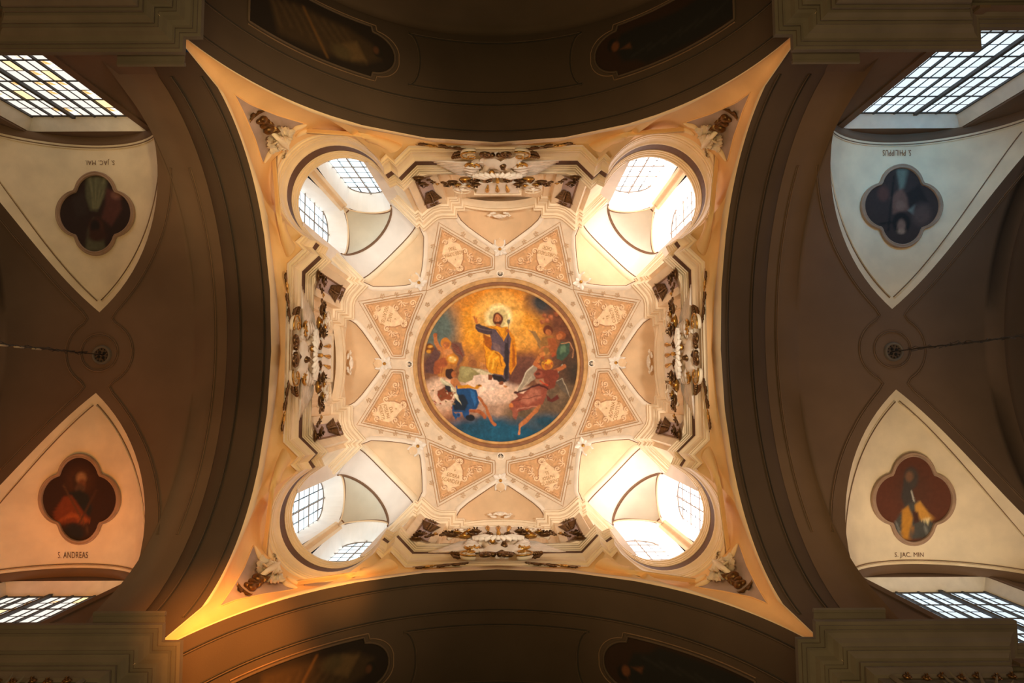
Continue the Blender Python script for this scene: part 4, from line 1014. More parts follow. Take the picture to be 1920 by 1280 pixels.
def name_on_web(s_, c, size_px, width_px, s, rot, label):
    V, Fc = text_mesh(s_, 1.0); h = V[:, 1].max() - V[:, 1].min(); w_ = V[:, 0].max() - V[:, 0].min(); V[:, 0] -= (V[:, 0].max() + V[:, 0].min()) / 2; V[:, 1] -= (V[:, 1].max() + V[:, 1].min()) / 2
    kx, ky = width_px / w_, size_px / h; zf = lambda x, y: webz(x, y, s); out = []
    for v in V:
        u, q = v[0] * kx, -v[1] * ky
        if rot: u, q = -u, -q
        out.append(on(c[0] + u, c[1] + q, zf, 13.4) + [0, 0, -.015])
    loc = np.mean(out, axis=0); o = mk('painted_name', np.array(out) - loc, Fc, TEXTM, None, False); o.location = loc; setp(o, label, 'lettering', 'names on the lunettes')
name_on_web('S. ANDREAS', (137.5, 1040), 12, 56, -1, False, 'brown painted name S. ANDREAS under its saint')
name_on_web('S. JAC. MIN', (1704, 1040.5), 11, 54, 1, False, 'dark painted name S. JAC. MIN under its saint')
name_on_web('S. JAC. MAI.', (188, 304), 11, 55, -1, True, 'brown painted name S. JAC. MAI., upside down in the view')
name_on_web('S. PHILIPPUS', (1681, 287), 11, 53, 1, True, 'brown painted name S. PHILIPPUS, upside down in the view')

# ------------------------------------------------------------------ long dark paintings on the north and south barrels
def long_painting(s, e, draw, label, frame_m):
    th0, th1 = math.radians(26), math.radians(62.5); y0, y1 = 5.30, 6.34
    root = At('barrel_painting', (e * 3.2, s * 5.85, nz(3.2, .06)), label, 'painting', 'long paintings on the end vaults')
    def S(a, b, dz=0):                                       # a along the arch 0..1, b across -1..1
        a2 = a
        th = th0 + (th1 - th0) * a2; y = (y0 + y1) / 2 + b * (y1 - y0) / 2
        return np.array((e * (WX + .06 - dz) * sin(th), s * y, 8.58 + (5.33 - dz) * cos(th)))
    def hw(a): return 1.0 if a > .17 else .80 * math.sqrt(max(0, 1 - ((.17 - a) / .17) ** 2)) + (.2 if a > .165 else 0)
    na, nb_ = 110, 34; aa = np.linspace(.002, 1, na); bb = np.linspace(-1, 1, nb_)
    V = np.array([[S(a, b * hw(a), .012) for b in bb] for a in aa]); A_, B_ = np.meshgrid(aa, bb, indexing='ij'); HW = np.array([hw(a) for a in aa])[:, None]
    p = Paint(A_ * 300, B_ * HW * 50, (30, 17, 11)); draw(p)
    ii = np.arange(na * nb_).reshape(na, nb_); Fc = np.stack([ii[:-1, :-1], ii[1:, :-1], ii[1:, 1:], ii[:-1, 1:]], -1).reshape(-1, 4)
    mk('painted_figure', V.reshape(-1, 3) - root.loc, Fc, PAINT, root.o, True, p.C)
    ed = [S(a, -hw(a), .02) for a in aa[::-1]] + [S(a, hw(a), .02) for a in aa]; ed += [S(1, b, .02) for b in np.linspace(1, -1, 8)[1:-1]]
    root.add('moulded_frame', MB().tube(ed, .024, 6, closed=True), frame_m); 
    ed2 = [S(a * 1.0 - .03 if a < .2 else a, -(hw(a) + .09), .008) for a in aa[::-1]] + [S(a * 1.0 - .03 if a < .2 else a, hw(a) + .09, .008) for a in aa]
    root.add('outer_line', MB().tube(ed2, .012, 5), LINEV)
def fig1(p):
    p.poly([(30, -10), (70, -30), (150, -34), (240, -40), (260, 10), (200, 30), (100, 30), (50, 16)], (60, 42, 24), 12)
    for k in range(9): p.line([(60 + 22 * k, -24 + 3 * (k % 4)), (90 + 20 * k, 6), (110 + 20 * k, 24)], 5, (84, 62, 38), 8, .6)
    p.ell(36, 4, 10, 10, (26, 18, 12), 4); p.ell(40, 6, 6, 7, (84, 50, 30), 4); p.poly([(60, -20), (90, -30), (110, -4), (80, 10)], (96, 72, 44), 8); p.line([(140, -40), (190, 30)], 4, (110, 74, 34), 5); p.ell(110, -20, 20, 12, (80, 64, 40), 10)
def fig2(p):
    p.mix(np.ones(len(p.X)), (46, 24, 12)); p.poly([(44, 10), (60, -24), (90, -30), (110, -44), (200, -44), (300, -46), (300, 30), (180, 26), (90, 34), (56, 30)], (24, 22, 22), 8)
    p.ell(40, 14, 12, 13, (20, 14, 12), 4); p.ell(45, 10, 8, 9, (104, 60, 34), 4); p.poly([(56, 2), (80, -4), (76, 8)], (90, 54, 34), 4)
    for k in range(6): p.line([(80 + 34 * k, -20), (120 + 34 * k, -10)], 3, (40, 38, 38), 6)
long_painting(-1, -1, fig1, 'dark round-ended fresco of a draped figure on the upper barrel, at its left', ARCH)
long_painting(-1, 1, fig2, 'round-ended fresco of a dark robed reclining man on the upper barrel, at its right', ARCH)
long_painting(1, -1, fig1, 'dim round-ended fresco on the lower barrel, beside the orange sunlit patch', ARCH)
long_painting(1, 1, fig2, 'dim round-ended fresco on the lower barrel, away from the sunlit patch', ARCH)
#==ORN2==
# ------------------------------------------------------------------ carved ornament helpers
def frame_of(o, ex, ey, ez): return (np.asarray(o, float), np.array([ex, ey, ez], float))
def put(mb, Fm, src):
    o, A = Fm; V = np.array(src.V) @ A + o; return mb.add(V, src.F)
def leaf(L, W, lobes=4, curl=.3, depth=.25, nu=14, nv=6, droop=0.):
    """acanthus leaf lying in the local xy plane, growing along +y, relief along +z"""
    G = []
    for i in range(nu + 1):
        t = i / nu; w_ = W * (sin(pi * min(1, t * .93 + .07)) ** .7) * (1 - .33 * abs(sin(pi * lobes * t)) ** 2 * (0 if t > .97 else 1)); row = []
        for j in range(nv + 1):
            v = 2 * j / nv - 1
            z = depth * W * (1 - v * v) * (.5 + .5 * sin(pi * t)) + .35 * depth * W * cos(3 * pi * v) * (1 - t) + curl * L * t ** 3 + .12 * W * abs(v) * sin(2 * pi * lobes * t)
            y = L * t - curl * L * .5 * t ** 4 + droop * L * v * v * t
            row.append((v * w_, y, z))
        G.append(row)
    m = MB().grid(G); B = np.array(G); B[..., 2] -= .035 * W + .012; m.grid(B[:, ::-1]); return m
def spiral(r, turns, a0=0., dirn=1, w0=.03, w1=.012, lift=.02, tail=None, n=None):
    n = n or int(18 * turns) + 6; pts = []; R_ = []
    for k in range(n):
        t = k / (n - 1); a = a0 + dirn * 2 * pi * turns * t; rr = r * (1 - .86 * t)
        pts.append((rr * cos(a), rr * sin(a), lift + .5 * lift * t)); R_.append(w0 * (1 - t) + w1 * t)
    if tail: pts = list(tail) + pts; R_ = [w0 * (.5 + .5 * k / max(1, len(tail))) for k in range(len(tail))] + R_
    m = MB().tube(pts, R_, 6); m.ball(pts[-1], R_[-1] * 2.0, 6, 4); return m
def rose(r):
    m = MB()
    for ring, (n, rr, h, tl) in enumerate(((6, 1., .0, .5), (5, .68, .18, .9), (4, .38, .34, 1.3))):
        for k in range(n):
            a = 2 * pi * k / n + ring * .5; G = []
            for i in range(4):
                t = i / 3; row = []
                for j in range(4):
                    v = (j / 3 - .5) * 1.5; rad = r * rr * (.35 + .65 * math.sin(t * 1.75) ); aa = a + v * 2.2 / n * (.5 + .7 * sin(pi * t * .7))
                    row.append((rad * cos(aa), rad * sin(aa), r * (h + .62 * t * tl - .25 * t ** 3 + .05)))
                G.append(row)
            m.grid(G)
    m.ball((0, 0, r * .42), r * .2, 6, 4); m.ball((0, 0, .1 * r), (r * .85, r * .85, r * .45), 8, 4); return m
def rotA(A, ang):
    c_, q = cos(ang), sin(ang); return np.array([A[0] * c_ + A[1] * q, -A[0] * q + A[1] * c_, A[2]])
class Orn(At):
    def piece(s, name, src, m, o, A, parent=None): return s.add(name, put(MB(), (np.asarray(o, float), np.asarray(A, float)), src), m, parent)
NA = np.array([(1., 0, 0), (0, 0, -1.), (0, 1., 0)])        # local x = right, y = down the wall, z = out of the wall (top side)
NAU = np.array([(-1., 0, 0), (0, 0, 1.), (0, 1., 0)])       # local y = up the wall
def onN(px, py, Y): p = atY(px, py, Y); return p
SIDE = ['upper', 'lower', 'left', 'right']

# ---- florets at the inner points of the star vault
FLW = mat('white_petal', (.90, .80, .70), .5, .05, 4)
def make_floret(c2, ang, lab, dist=None):
    c = c3(c2, -.05); o = Orn('star_floret', c, lab, 'ornament', 'white florets on the star vault')
    A = np.array([(cos(ang), sin(ang), 0), (sin(ang), -cos(ang), 0), (0, 0, -1.)])
    for k in range(8):
        a = 2 * pi * k / 8 + .2; o.piece('petal', leaf(.27 if k % 2 else .20, .075, 2, .25, .5, 8, 4), FLW, c, rotA(A, a))
    for k in range(3):
        a = pi + (k - 1) * .5; o.piece('petal', leaf(.34, .08, 3, .2, .5, 8, 4), FLW, c + [0, 0, -.015], rotA(A, a))
    o.piece('centre', MB().ball((0, 0, .07), (.05, .05, .05), 8, 5), GOLD, c, A)
    q = np.array(c2) * 1.055; d = MB(); P = [[(.115 * r * cos(t), .115 * r * sin(t), .03 * (1 - r) + .012) for t in np.linspace(0, 2 * pi, 20)] for r in (0.01, .9, 1.0)]
    d.grid(P); o.piece('round_plate', d, WEB, c3(q, .02 - .03), A)
    return o
NMS = {(0, -1): 'top', (0, 1): 'bottom', (-1, 0): 'left', (1, 0): 'right', (-1, -1): 'upper left', (1, -1): 'upper right', (-1, 1): 'lower left', (1, 1): 'lower right'}
fn = np.array(starO[0]); fd = np.array(starO[-1])
for (sx, sy), nm in NMS.items():
    p = (abs(fn[1]) * sx, abs(fn[1]) * sy) if 0 in (sx, sy) else (abs(fd[0]) * sx, abs(fd[1]) * sy)
    make_floret(p, math.atan2(p[1], p[0]) - pi / 2, 'white stucco floret at the %s point of the eight-pointed vault star' % nm)
# ---- four pierced vents round the fresco
for (sx, sy), nm in (((0, -1), 'above'), ((0, 1), 'below'), ((-1, 0), 'left of'), ((1, 0), 'right of')):
    p = (2.56 * sx, 2.56 * sy); z = capz(2.56); o = Orn('round_vent', (p[0], p[1], z), 'small dark pierced vent in a pale ring, %s the great fresco' % nm, 'vent', 'vents round the fresco')
    c = np.array((p[0], p[1], z)); A = np.array([(1., 0, 0), (0, -1., 0), (0, 0, -1.)])
    o.piece('ring', MB().grid(lathe([(.072, .0), (.075, .03), (.09, .045), (.105, .035), (.112, 0)], 24), cu=True), STUCW, c, A)
    o.piece('opening', MB().grid(lathe([(.001, .012), (.074, .012)], 24), cu=True), HOLE, c, A)
    sp_ = MB()
    for k in range(8): a = 2 * pi * k / 8; sp_.tube([(0, 0, .02), (.072 * cos(a), .072 * sin(a), .02)], .0055, 4)
    sp_.ball((0, 0, .022), .014, 6, 4); o.piece('spokes', sp_, STUCW, c, A)

# ---- carved group on each side of the ring: scrolls, knob, shell, wings
FEATH = mat('feather_stucco', (.88, .74, .62), .5, .1, 6)
def side_group(label):
    Y0 = -4.10; o = Orn('winged_cartouche', (0, -4.25, 14.9), label, 'ornament', 'winged cartouches on the ring cornice')
    P = lambda px, py, y=Y0: onN(px, py, y)
    cx = 939
    for e in (-1, 1):
        def Q(dx, py, y=Y0): p = P(cx + 0, py, y); p[0] = e * dx * .0118; return p
        Ae = NAU if e > 0 else NAU * np.array([[-1], [1], [1]])
        sc1 = o.piece('upper_scroll', spiral(.17, 1.6, pi * .9, 1, .035, .016, .05), GOLD, Q(41, 306, -4.02), Ae)
        o.piece('scroll_band', spiral(.19, 1.2, -pi * .3, -1, .055, .03, .05), STUC, Q(44, 283, -4.04), Ae)
        o.piece('scroll_rim', spiral(.225, 1.35, -pi * .3, -1, .02, .012, .09), GOLD, Q(44, 283, -4.02), Ae)
        o.piece('lower_scroll', spiral(.15, 1.4, pi * .1, 1, .05, .02, .05), GOLDD, Q(16, 284, -4.03), Ae)
        hk = MB(); 
        for k in range(4): hk.ball((0, .05 * k, .05), (.045 - .006 * k, .05, .045), 8, 5)
        o.piece('husk', hk, GOLDD, Q(62, 288, -4.03), rotA(Ae, 1.2)); o.piece('husk_leaf', leaf(.24, .07, 3, .3, .4, 8, 4), GOLDD, Q(58, 286, -4.03), rotA(Ae, 1.5))
        for k in range(3): o.piece('scroll_leaf', leaf(.26 - .04 * k, .06, 3, .25, .4, 8, 4), STUCW, Q(30 - 5 * k, 300 + 2 * k, -4.0), rotA(Ae, .9 + .5 * k))
        o.piece('body_band', MB().tube([Q(41, 312) + [0, .06, 0], Q(30, 316) + [0, .10, 0], Q(20, 308) + [0, .12, 0], Q(14, 296) + [0, .12, 0], Q(18, 286) + [0, .1, 0]], [.03, .06, .075, .06, .03], 8), STUC, (0, 0, 0), np.eye(3))
        w_ = MB(); sh = Q(20, 318, -3.98)
        for k in range(9):                                    # feathers sweep outwards and down the wall
            ln = 1.02 - .055 * k; y1 = 302 + 3.1 * k
            a = Q(28 + 2 * k, 309 + 2.3 * k, -4.0); b = Q(28 + (ln * 88), y1 - 2, -4.06); m_ = (a + b) / 2 + np.array([0, .03, -.10 + .012 * k])
            pts = densify(np.array([a, a * .6 + m_ * .4 + [0, 0, -.02], m_, b * .7 + m_ * .3, b]), 8)
            mb = MB().tube(pts, [.02, .05, .055, .05, .045, .04, .03, .008], 6); mb.V = [(v[0], v[1] * .6 - 4.03 * .4, v[2]) for v in mb.V]
            o.add('feather', mb, FEATH)
            if k % 2 == 0:
                m2 = (a * .65 + b * .35); mb = MB().tube(densify(np.array([a, (a + m2) / 2 + [0, .03, -.03], m2 + [0, .02, 0]]), 5) + np.array([0, .045, .03]), [.02, .045, .045, .035, .01], 6); o.add('short_feather', mb, FEATH)
    bd = MB(); Gb = []
    for a in np.linspace(-1, 1, 13):
        Gb.append([(a * (.46 - .10 * b * b), .30 * b + .06 * math.cos(a * 5), .13 * (1 - a * a) * (1 - .6 * b * b) + .02 + .02 * math.cos(a * 11)) for b in np.linspace(-1, 1, 9)])
    o.piece('shield_body', bd.grid(Gb), STUCW, P(939, 302, -4.03), NAU)
    o.piece('gilded_knob', MB().ball((0, 0, .10), (.075, .075, .075), 12, 8), GOLDD, P(943, 302, -4.0), NAU); o.piece('knob_ring', MB().tube([(.04 * cos(a), .04 * sin(a), .17) for a in np.linspace(0, 2 * pi, 14)[:-1]], .012, 5, closed=True), GOLDD, P(943, 302, -4.0), NAU)
    o.piece('gilded_bud', MB().ball((0, 0, .10), (.065, .06, .06), 10, 6), GOLD, P(922, 315, -3.98), NAU)
    shp = P(939, 325, -3.92); shp[0] = .02
    for k in range(11):
        a = (k - 5) / 5 * 1.35; o.piece('shell_rib', MB().tube([(0, 0, .06), (.28 * sin(a), .16 * cos(a) * -1, .12), (.55 * sin(a), -.20 * cos(a), .07)], [.02, .045, .05], 6), STUCW, shp + [0, 0, -.02], NAU)
    for e in (-1, 1): o.piece('tongue_scroll', spiral(.13, 1.3, pi / 2, e, .035, .018, .10), GOLDD, shp + [e * .20, .0, .10], NAU)
    o.piece('tongue', MB().tube([(0, 0, .05), (0, .12, .15), (0, .26, .12)], [.03, .05, .03], 6), GOLD, shp, NAU)
    for k in range(3): o.piece('crown_leaf', leaf(.16, .05, 2, .2, .4, 6, 4), STUCW, P(935 + 4 * k, 286, -4.05), rotA(NAU, (k - 1) * .7))
    return o
g0 = side_group('x')
copies(g0.o, NSWE, ['carved winged cartouche with gilded scrolls on the %s side of the dome ring' % k for k in SIDE])

# ---- console with three gilded drops between two big volutes
def console(label):
    o = Orn('bracket_console', (0, -4.3, 15.2), label, 'ornament', 'consoles above the cartouches')
    b = MB(); V = []
    for z, hw_, y in ((15.22, .40, -3.86), (15.95, .50, -3.84)): V += [(-hw_, -4.42, z), (hw_, -4.42, z), (hw_, y, z), (-hw_, y, z)]
    b.add(V, [(0, 1, 2, 3), (4, 7, 6, 5), (0, 4, 5, 1), (1, 5, 6, 2), (2, 6, 7, 3), (3, 7, 4, 0)]); o.add('block', b, STUCW, smooth=False)
    o.add('shelf', MB().box((0, -4.14, 16.0), (.52, .27, .035)).box((0, -4.14, 16.14), (.56, .29, .04)), STUC, smooth=False)
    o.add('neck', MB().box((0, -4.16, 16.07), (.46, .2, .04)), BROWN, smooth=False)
    for dx in (-.24, 0, .24):
        o.add('gilded_drop', MB().tube([(dx * 1.05, -3.84, 15.84), (dx, -3.83, 15.7), (dx * .95, -3.83, 15.55), (dx * .85, -3.84, 15.3)], [.02, .055, .035, .01], 8), GOLD)
    for e in (-1, 1):
        c = np.array((e * .78, -3.98, 15.72)); Ae = NAU if e < 0 else NAU * np.array([[-1], [1], [1]])
        o.piece('volute', spiral(.30, 1.5, pi, 1, .055, .03, .06), STUCW, c, Ae); o.piece('volute_edge', spiral(.335, 1.5, pi, 1, .018, .012, .12), STUC, c, Ae)
        o.piece('volute_web', MB().ball((0, 0, 0), (.30, .28, .06), 14, 6), STUC, c, Ae)
        o.add('pediment_limb', MB().tube([(e * .52, -4.0, 16.1), (e * .72, -4.0, 16.12), (e * .95, -4.02, 15.98), (e * 1.12, -4.05, 15.7)], [.04, .06, .06, .05], 6), STUC)
    return o
c0 = console('x'); copies(c0.o, NSWE, ['pale stucco console with three gilded drops, %s side of the drum' % k for k in SIDE])
# ---- shell crest on the segmental cornice
def crest(label):
    z = AG[-1][12][2] - .62; o = Orn('shell_crest', (0, -4.2, z), label, 'ornament', 'shell crests on the drum cornice'); c = np.array((0, -4.06, z))
    for k in range(9): a = (k - 4) / 4 * 1.3; o.piece('shell_lobe', MB().tube([(.03 * sin(a), .02, .04), (.12 * sin(a), .14 * cos(a), .09), (.20 * sin(a), .26 * cos(a), .05)], [.012, .035, .03], 6), STUCW, c, NAU)
    for e in (-1, 1): o.piece('side_leaf', leaf(.22, .06, 3, .25, .4, 8, 4), STUCW, c + [e * .10, 0, .02], rotA(NAU, e * 1.35)); o.piece('side_scroll', spiral(.06, 1.1, 0, e, .02, .012, .03), STUCW, c + [e * .27, .03, .04], NAU)
    return o
s0 = crest('x'); copies(s0.o, NSWE, ['white shell crest with leaves on the curved cornice, %s side of the drum' % k for k in SIDE])

# ---- rose garlands, foliage sprays in the pier panels, fronds on the spandrels (one per half side)
HALF = []
for t in T8:
    q = t @ np.array([-1., -3., 0]); sd = ('upper' if q[1] < 0 else 'lower') if abs(q[1]) > abs(q[0]) else ('left' if q[0] < 0 else 'right')
    oth = ('left' if q[0] < 0 else 'right') if sd in ('upper', 'lower') else ('upper' if q[1] < 0 else 'lower')
    HALF.append((sd, oth))
def garland():
    o = Orn('rose_garland', (-1.0, -4.1, 15.3), 'x', 'garland', 'gilded rose garlands')
    for (px, py, r, Y) in ((785, 332, .15, -3.95), (791, 343, .12, -3.88), (800, 346, .07, -3.9), (812, 341, .08, -3.9), (820, 344, .06, -3.9), (838, 345, .10, -3.9), (848, 340, .14, -3.9), (858, 345, .11, -3.86), (872, 334, .15, -3.88), (884, 338, .11, -3.84), (892, 345, .13, -3.8), (880, 347, .09, -3.82)):
        p = onN(px, py, Y); A = rotA(np.array([NAU[0], NAU[1] * .9 - NAU[2] * .3, NAU[2] * .8 - np.array([0, 0, .6])]), rng.uniform(0, 2)); o.piece('rose', rose(r * 1.15), GOLDD if rng.random() < .75 else GOLD, p, A)
    for (px, py, a) in ((778, 337, .8), (800, 338, 2.), (826, 342, 1.4), (832, 349, 2.4), (842, 350, 3.), (862, 336, .4), (866, 350, 2.8), (900, 338, -1.2), (898, 350, -2.2), (886, 352, 3.1), (794, 352, 3.0)):
        o.piece('leaf', leaf(.20, .055, 3, .3, .4, 8, 4), GOLDD, onN(px, py, -3.9), rotA(NAU, a))
    return o
def spray():
    A0 = np.array([(.92, -.39, 0), (0, 0, 1.), (-.39 * -1, .92, 0)]); ex = np.array([.92, -.39, 0]); nz_ = np.array([.39, .92, 0])
    c = np.array((-1.655, -4.0, 16.75)); o = Orn('foliage_spray', c, 'x', 'ornament', 'foliage sprays in the pier panels')
    A = np.array([ex, (0, 0, 1.), nz_])
    p0 = np.array([0, 0, 0]); stem = MB().tube([(0, -.45, .03), (.02, 0, .05), (-.01, .5, .03)], [.02, .02, .008], 5); o.piece('stem', stem, GOLDD, c, A)
    for k in range(9):
        y = -.40 + .1 * k; L_ = (.12 + .018 * k) * 1.15
        for e in (-1, 1): o.piece('leaf', leaf(L_, .028, 2, .12, .4, 6, 4), GOLDD, c + np.array((0, 0, y)) + nz_ * .02, rotA(A, e * (2.1)))
    for e in (-1, 0, 1): o.piece('flower', rose(.055), GOLDD, c + ex * .07 * e + np.array((0, 0, .52 - .05 * abs(e))) + nz_ * .04, A)
    return o
def pier_panel():
    ex = np.array([.92, -.39, 0]); nv_ = np.array([.39, .92, 0]); c = np.array((-1.655, -4.02, 16.42))
    q = lambda u, z, d=0.: c + ex * u + np.array((0, 0, z)) + nv_ * d
    o = At('trim_17', c, None, None); structure(o.o)
    o.add('field', MB().add([q(-.20, -1.1, .012), (q(.20, -1.1, .012)), q(.20, 1.08, .012), q(-.20, 1.08, .012)], [(0, 1, 2, 3)]), PINK, smooth=False)
    o.add('edge_shade', MB().tube([q(-.20, -1.1, .02), q(.20, -1.1, .02), q(.20, 1.08, .02), q(-.20, 1.08, .02)], .022, 4, closed=True), LINE, smooth=False)  # brown tube puts the panel's edge shadow into colour
    return o
def frond():
    o = Orn('gilded_frond', (-1.2, -4.27, 14.0), 'x', 'ornament', 'gilded fronds over the great arches')
    pts = np.array([onN(x, y, -4.255) for x, y in ((779, 269), (800, 271), (830, 274), (860, 277), (878, 279))]); o.add('stem', MB().tube(densify(pts, 16) + [0, .03, 0], list(np.linspace(.006, .02, 16)), 5), GOLDD)
    for k, (x, y) in enumerate(((784, 269), (796, 270), (804, 273), (822, 271), (834, 276), (850, 275), (862, 279))): o.piece('leaf', leaf(.22, .05, 3, .12, .35, 8, 4), GOLD if k in (1, 2) else GOLDD, onN(x, y, -4.25) + [0, .02, 0], rotA(NAU, (1.35 if k % 2 else 1.8)))
    return o
copies(garland().o, T8, ['gilded rose garland on the %s side of the dome, its %s half' % h for h in HALF])
copies(pier_panel().o, T8)
copies(spray().o, T8, ['dark gilded foliage spray on the pier panel, %s side, %s half' % h for h in HALF])
copies(frond().o, T8, ['long gilded frond above the %s great arch, its %s half' % h for h in HALF])

# ---- corner acanthus on the pendentives, with fruit drop, on a sunk mauve panel
_g = PG[:, 1:-1]; _T = []
for _i in range(_g.shape[0] - 1):
    for _j in range(_g.shape[1] - 1): _T += [(_g[_i, _j], _g[_i + 1, _j], _g[_i + 1, _j + 1]), (_g[_i, _j], _g[_i + 1, _j + 1], _g[_i, _j + 1])]
_T = np.array(_T); _N = np.cross(_T[:, 1] - _T[:, 0], _T[:, 2] - _T[:, 0])
def hit_pend(px, py):
    """nearest point of the pendentive surface (top left corner) along the view ray"""
    d = ray(px, py); d = d / np.linalg.norm(d); dn = _N @ d; ok = np.abs(dn) > 1e-9
    t = np.einsum('ij,ij->i', _N, _T[:, 0] - CAM) / np.where(ok, dn, 1); X = CAM + t[:, None] * d
    for a, b in ((0, 1), (1, 2), (2, 0)): ok &= np.einsum('ij,ij->i', np.cross(_T[:, b] - _T[:, a], X - _T[:, a]), _N) >= -1e-9
    ok &= t > 0
    if not ok.any(): return None
    k = np.where(ok, t, 1e9).argmin(); n = _N[k] / np.linalg.norm(_N[k]); return (t[k], X[k], -n if n @ d > 0 else n)
def corner():
    h = hit_pend(535, 250); c = h[1]; o = Orn('acanthus_corner', c, 'x', 'ornament', 'acanthus ornaments on the pendentives')
    # screen axes on the surface
    def fr(px, py, ang):
        a = hit_pend(px, py)
        if a is None: a = h
        n = a[2]; u = np.array([cos(ang), sin(ang), 0.]); u = u - n * (u @ n); u /= np.linalg.norm(u); v = np.cross(n, u)
        return a[1] + n * .0, np.array([v, u, n])                 # local y along the screen direction ang
    TL = math.radians(-135)
    def lay(name, mb, px, py, ang, lift, m=STUCW):
        """lay a leaf on the curved plaster: its plane follows the surface, its relief the normal"""
        out = []; ca, sa = cos(ang), sin(ang); last = h
        for (x, y, z) in mb.V:
            hh = hit_pend(px + 92 * (y * ca - x * sa), py + 92 * (y * sa + x * ca)) or last; last = hh
            out.append(hh[1] + hh[2] * (max(z, -.02) + lift))
        q = MB().add(out, mb.F); o.add(name, q, m)
    for da, L_, W_ in ((-70, .46, .07), (-90, .52, .075), (-109, .56, .075), (-161, .56, .075), (-180, .52, .075), (-200, .46, .07)):
        d_ = math.radians(da); lay('leaf', leaf(L_, W_, 3, .30, 1., 16, 6), 533 + 4 * cos(d_), 270 + 4 * sin(d_), d_, .03)
    for da, L_, W_ in ((-80, .34, .05), (-99, .40, .05), (-122, .50, .05), (-148, .50, .05), (-171, .40, .05), (-190, .34, .05)):
        lay('leaf', leaf(L_, W_, 3, .40, 1.1, 12, 4), 531, 268, math.radians(da), .12)
    lay('stalk', MB().tube([(0, -.05, .08), (0, .15, .13), (0, .32, .12), (0, .46, .06)], [.04, .05, .04, .03], 8), 533, 268, TL, .05)
    for (px, py, a_, L_) in ((546, 269, -.25, .40), (560, 266, -.12, .32), (573, 265, .0, .22), (531, 284, pi / 2 + .2, .40), (526, 298, pi / 2 + .15, .32), (522, 313, pi / 2 + .1, .22), (542, 274, .6, .26), (537, 278, 1.0, .26)):
        lay('trailing_leaf', leaf(L_, .06, 3, .25, 1., 12, 6), px, py, a_, .05)
    for (px, py, r) in ((502, 238, .105), (493, 231, .075), (491, 221, .085), (496, 227, .08), (485, 224, .065)):
        p, A = fr(px, py, TL); o.piece('gilded_fruit', MB().ball((0, 0, r * .7), (r, r * 1.25, r * .8), 10, 6), GOLDD, p, A); o.piece('fruit_husk', leaf(r * 1.9, r * .8, 2, .3, .6, 6, 4), GOLDD, p + A[2] * r * 1.1, rotA(A, pi))
    for k in (-.4, .1, .5):
        p, A = fr(479, 214, TL + k); o.piece('fruit_leaf', leaf(.20, .05, 2, .3, .4, 8, 4), GOLDD, p + A[2] * .03, A)
    # curved mouldings either side
    for pts_ in (((586, 240), (566, 247), (545, 262)), ((575, 232), (555, 238), (545, 246)), ((494, 305), (505, 285), (518, 274)), ((640, 262), (600, 252), (570, 262), (552, 270)), ((516, 350), (512, 320), (520, 296), (530, 284))):
        P3 = []
        for x, y in densify(np.array(pts_, float), 9):
            hh = hit_pend(x, y)
            if hh is not None: P3.append(hh[1] + hh[2] * .02)
        if len(P3) > 3: o.add('moulding', MB().tube(P3, list(.012 + .045 * np.sin(np.linspace(.1, 3.0, len(P3)))), 6), RIM)
    def ribbon(inner, outer, hgt, name, m):
        """a raised sheet between two pixel paths on the pendentive, its section rising to hgt"""
        A_, B_ = densify(np.array(inner, float), 22), densify(np.array(outer, float), 22); G = []
        for k in range(22):
            row = []
            for u, h_ in ((0, -.02), (.06, .35), (.25, .8), (.5, 1.), (.75, .85), (.92, .6), (1., .0)):
                q_ = A_[k] * (1 - u) + B_[k] * u; hh = hit_pend(*q_)
                if hh is None: row = None; break
                row.append(hh[1] + hh[2] * hgt * h_ * min(1, (21 - k) / 3 + .25) * min(1, k / 9))
            if row: G.append(row)
        if len(G) < 4: return
        G = np.array(G); o.add(name, MB().grid(G), m); o.add(name, MB().grid(G[:, :, [1, 0, 2]]), m)
    ribbon(((546, 268), (575, 259), (605, 257), (640, 264), (676, 280), (706, 300), (719, 309)), ((552, 258), (577, 250), (606, 248), (645, 253), (690, 268), (722, 288), (730, 296)), .10, 'flowing_moulding', PEND)
    ribbon(((562, 251), (585, 247), (612, 246), (650, 251), (694, 265), (728, 283), (742, 302)), ((575, 241), (604, 241), (642, 243), (684, 250), (725, 260), (752, 270), (766, 286)), .10, 'flowing_moulding', PEND)
    return o
def corner_panel():
    tri = np.array([(439, 176), (470, 196), (520, 216), (574, 232), (545, 252), (515, 275), (492, 306), (478, 260), (458, 214)], float); c0_ = hit_pend(497, 235); V = []; n = len(tri)
    o = At('trim_18', c0_[1], None, None); structure(o.o)
    cen = np.array((503, 240.)); D = densify(np.vstack([tri, tri[:1]]), 49)[:-1]; rows = []
    for r in np.linspace(0.02, 1, 8): rows.append([(lambda h_: h_[1] + h_[2] * .006)(hit_pend(*(cen + (q - cen) * r)) or c0_) for q in D])
    o.add('field', MB().grid(rows, cv=True), PINK); o.add('edge', MB().tube(rows[-1], .012, 5, closed=True), PEND)
    return o
cnm = ['upper left', 'lower left', 'upper right', 'lower right']
copies(corner_panel().o, T4)
copies(corner().o, T4, ['pale acanthus spray with gilded fruit on the %s pendentive' % k for k in cnm])
# fan shaped brackets where the pendentives meet the stepped ring
def fan():
    G = []
    P = np.array([hit_pend(x, y)[1] if hit_pend(x, y) else None for x, y in ((700, 262),)])
    return None

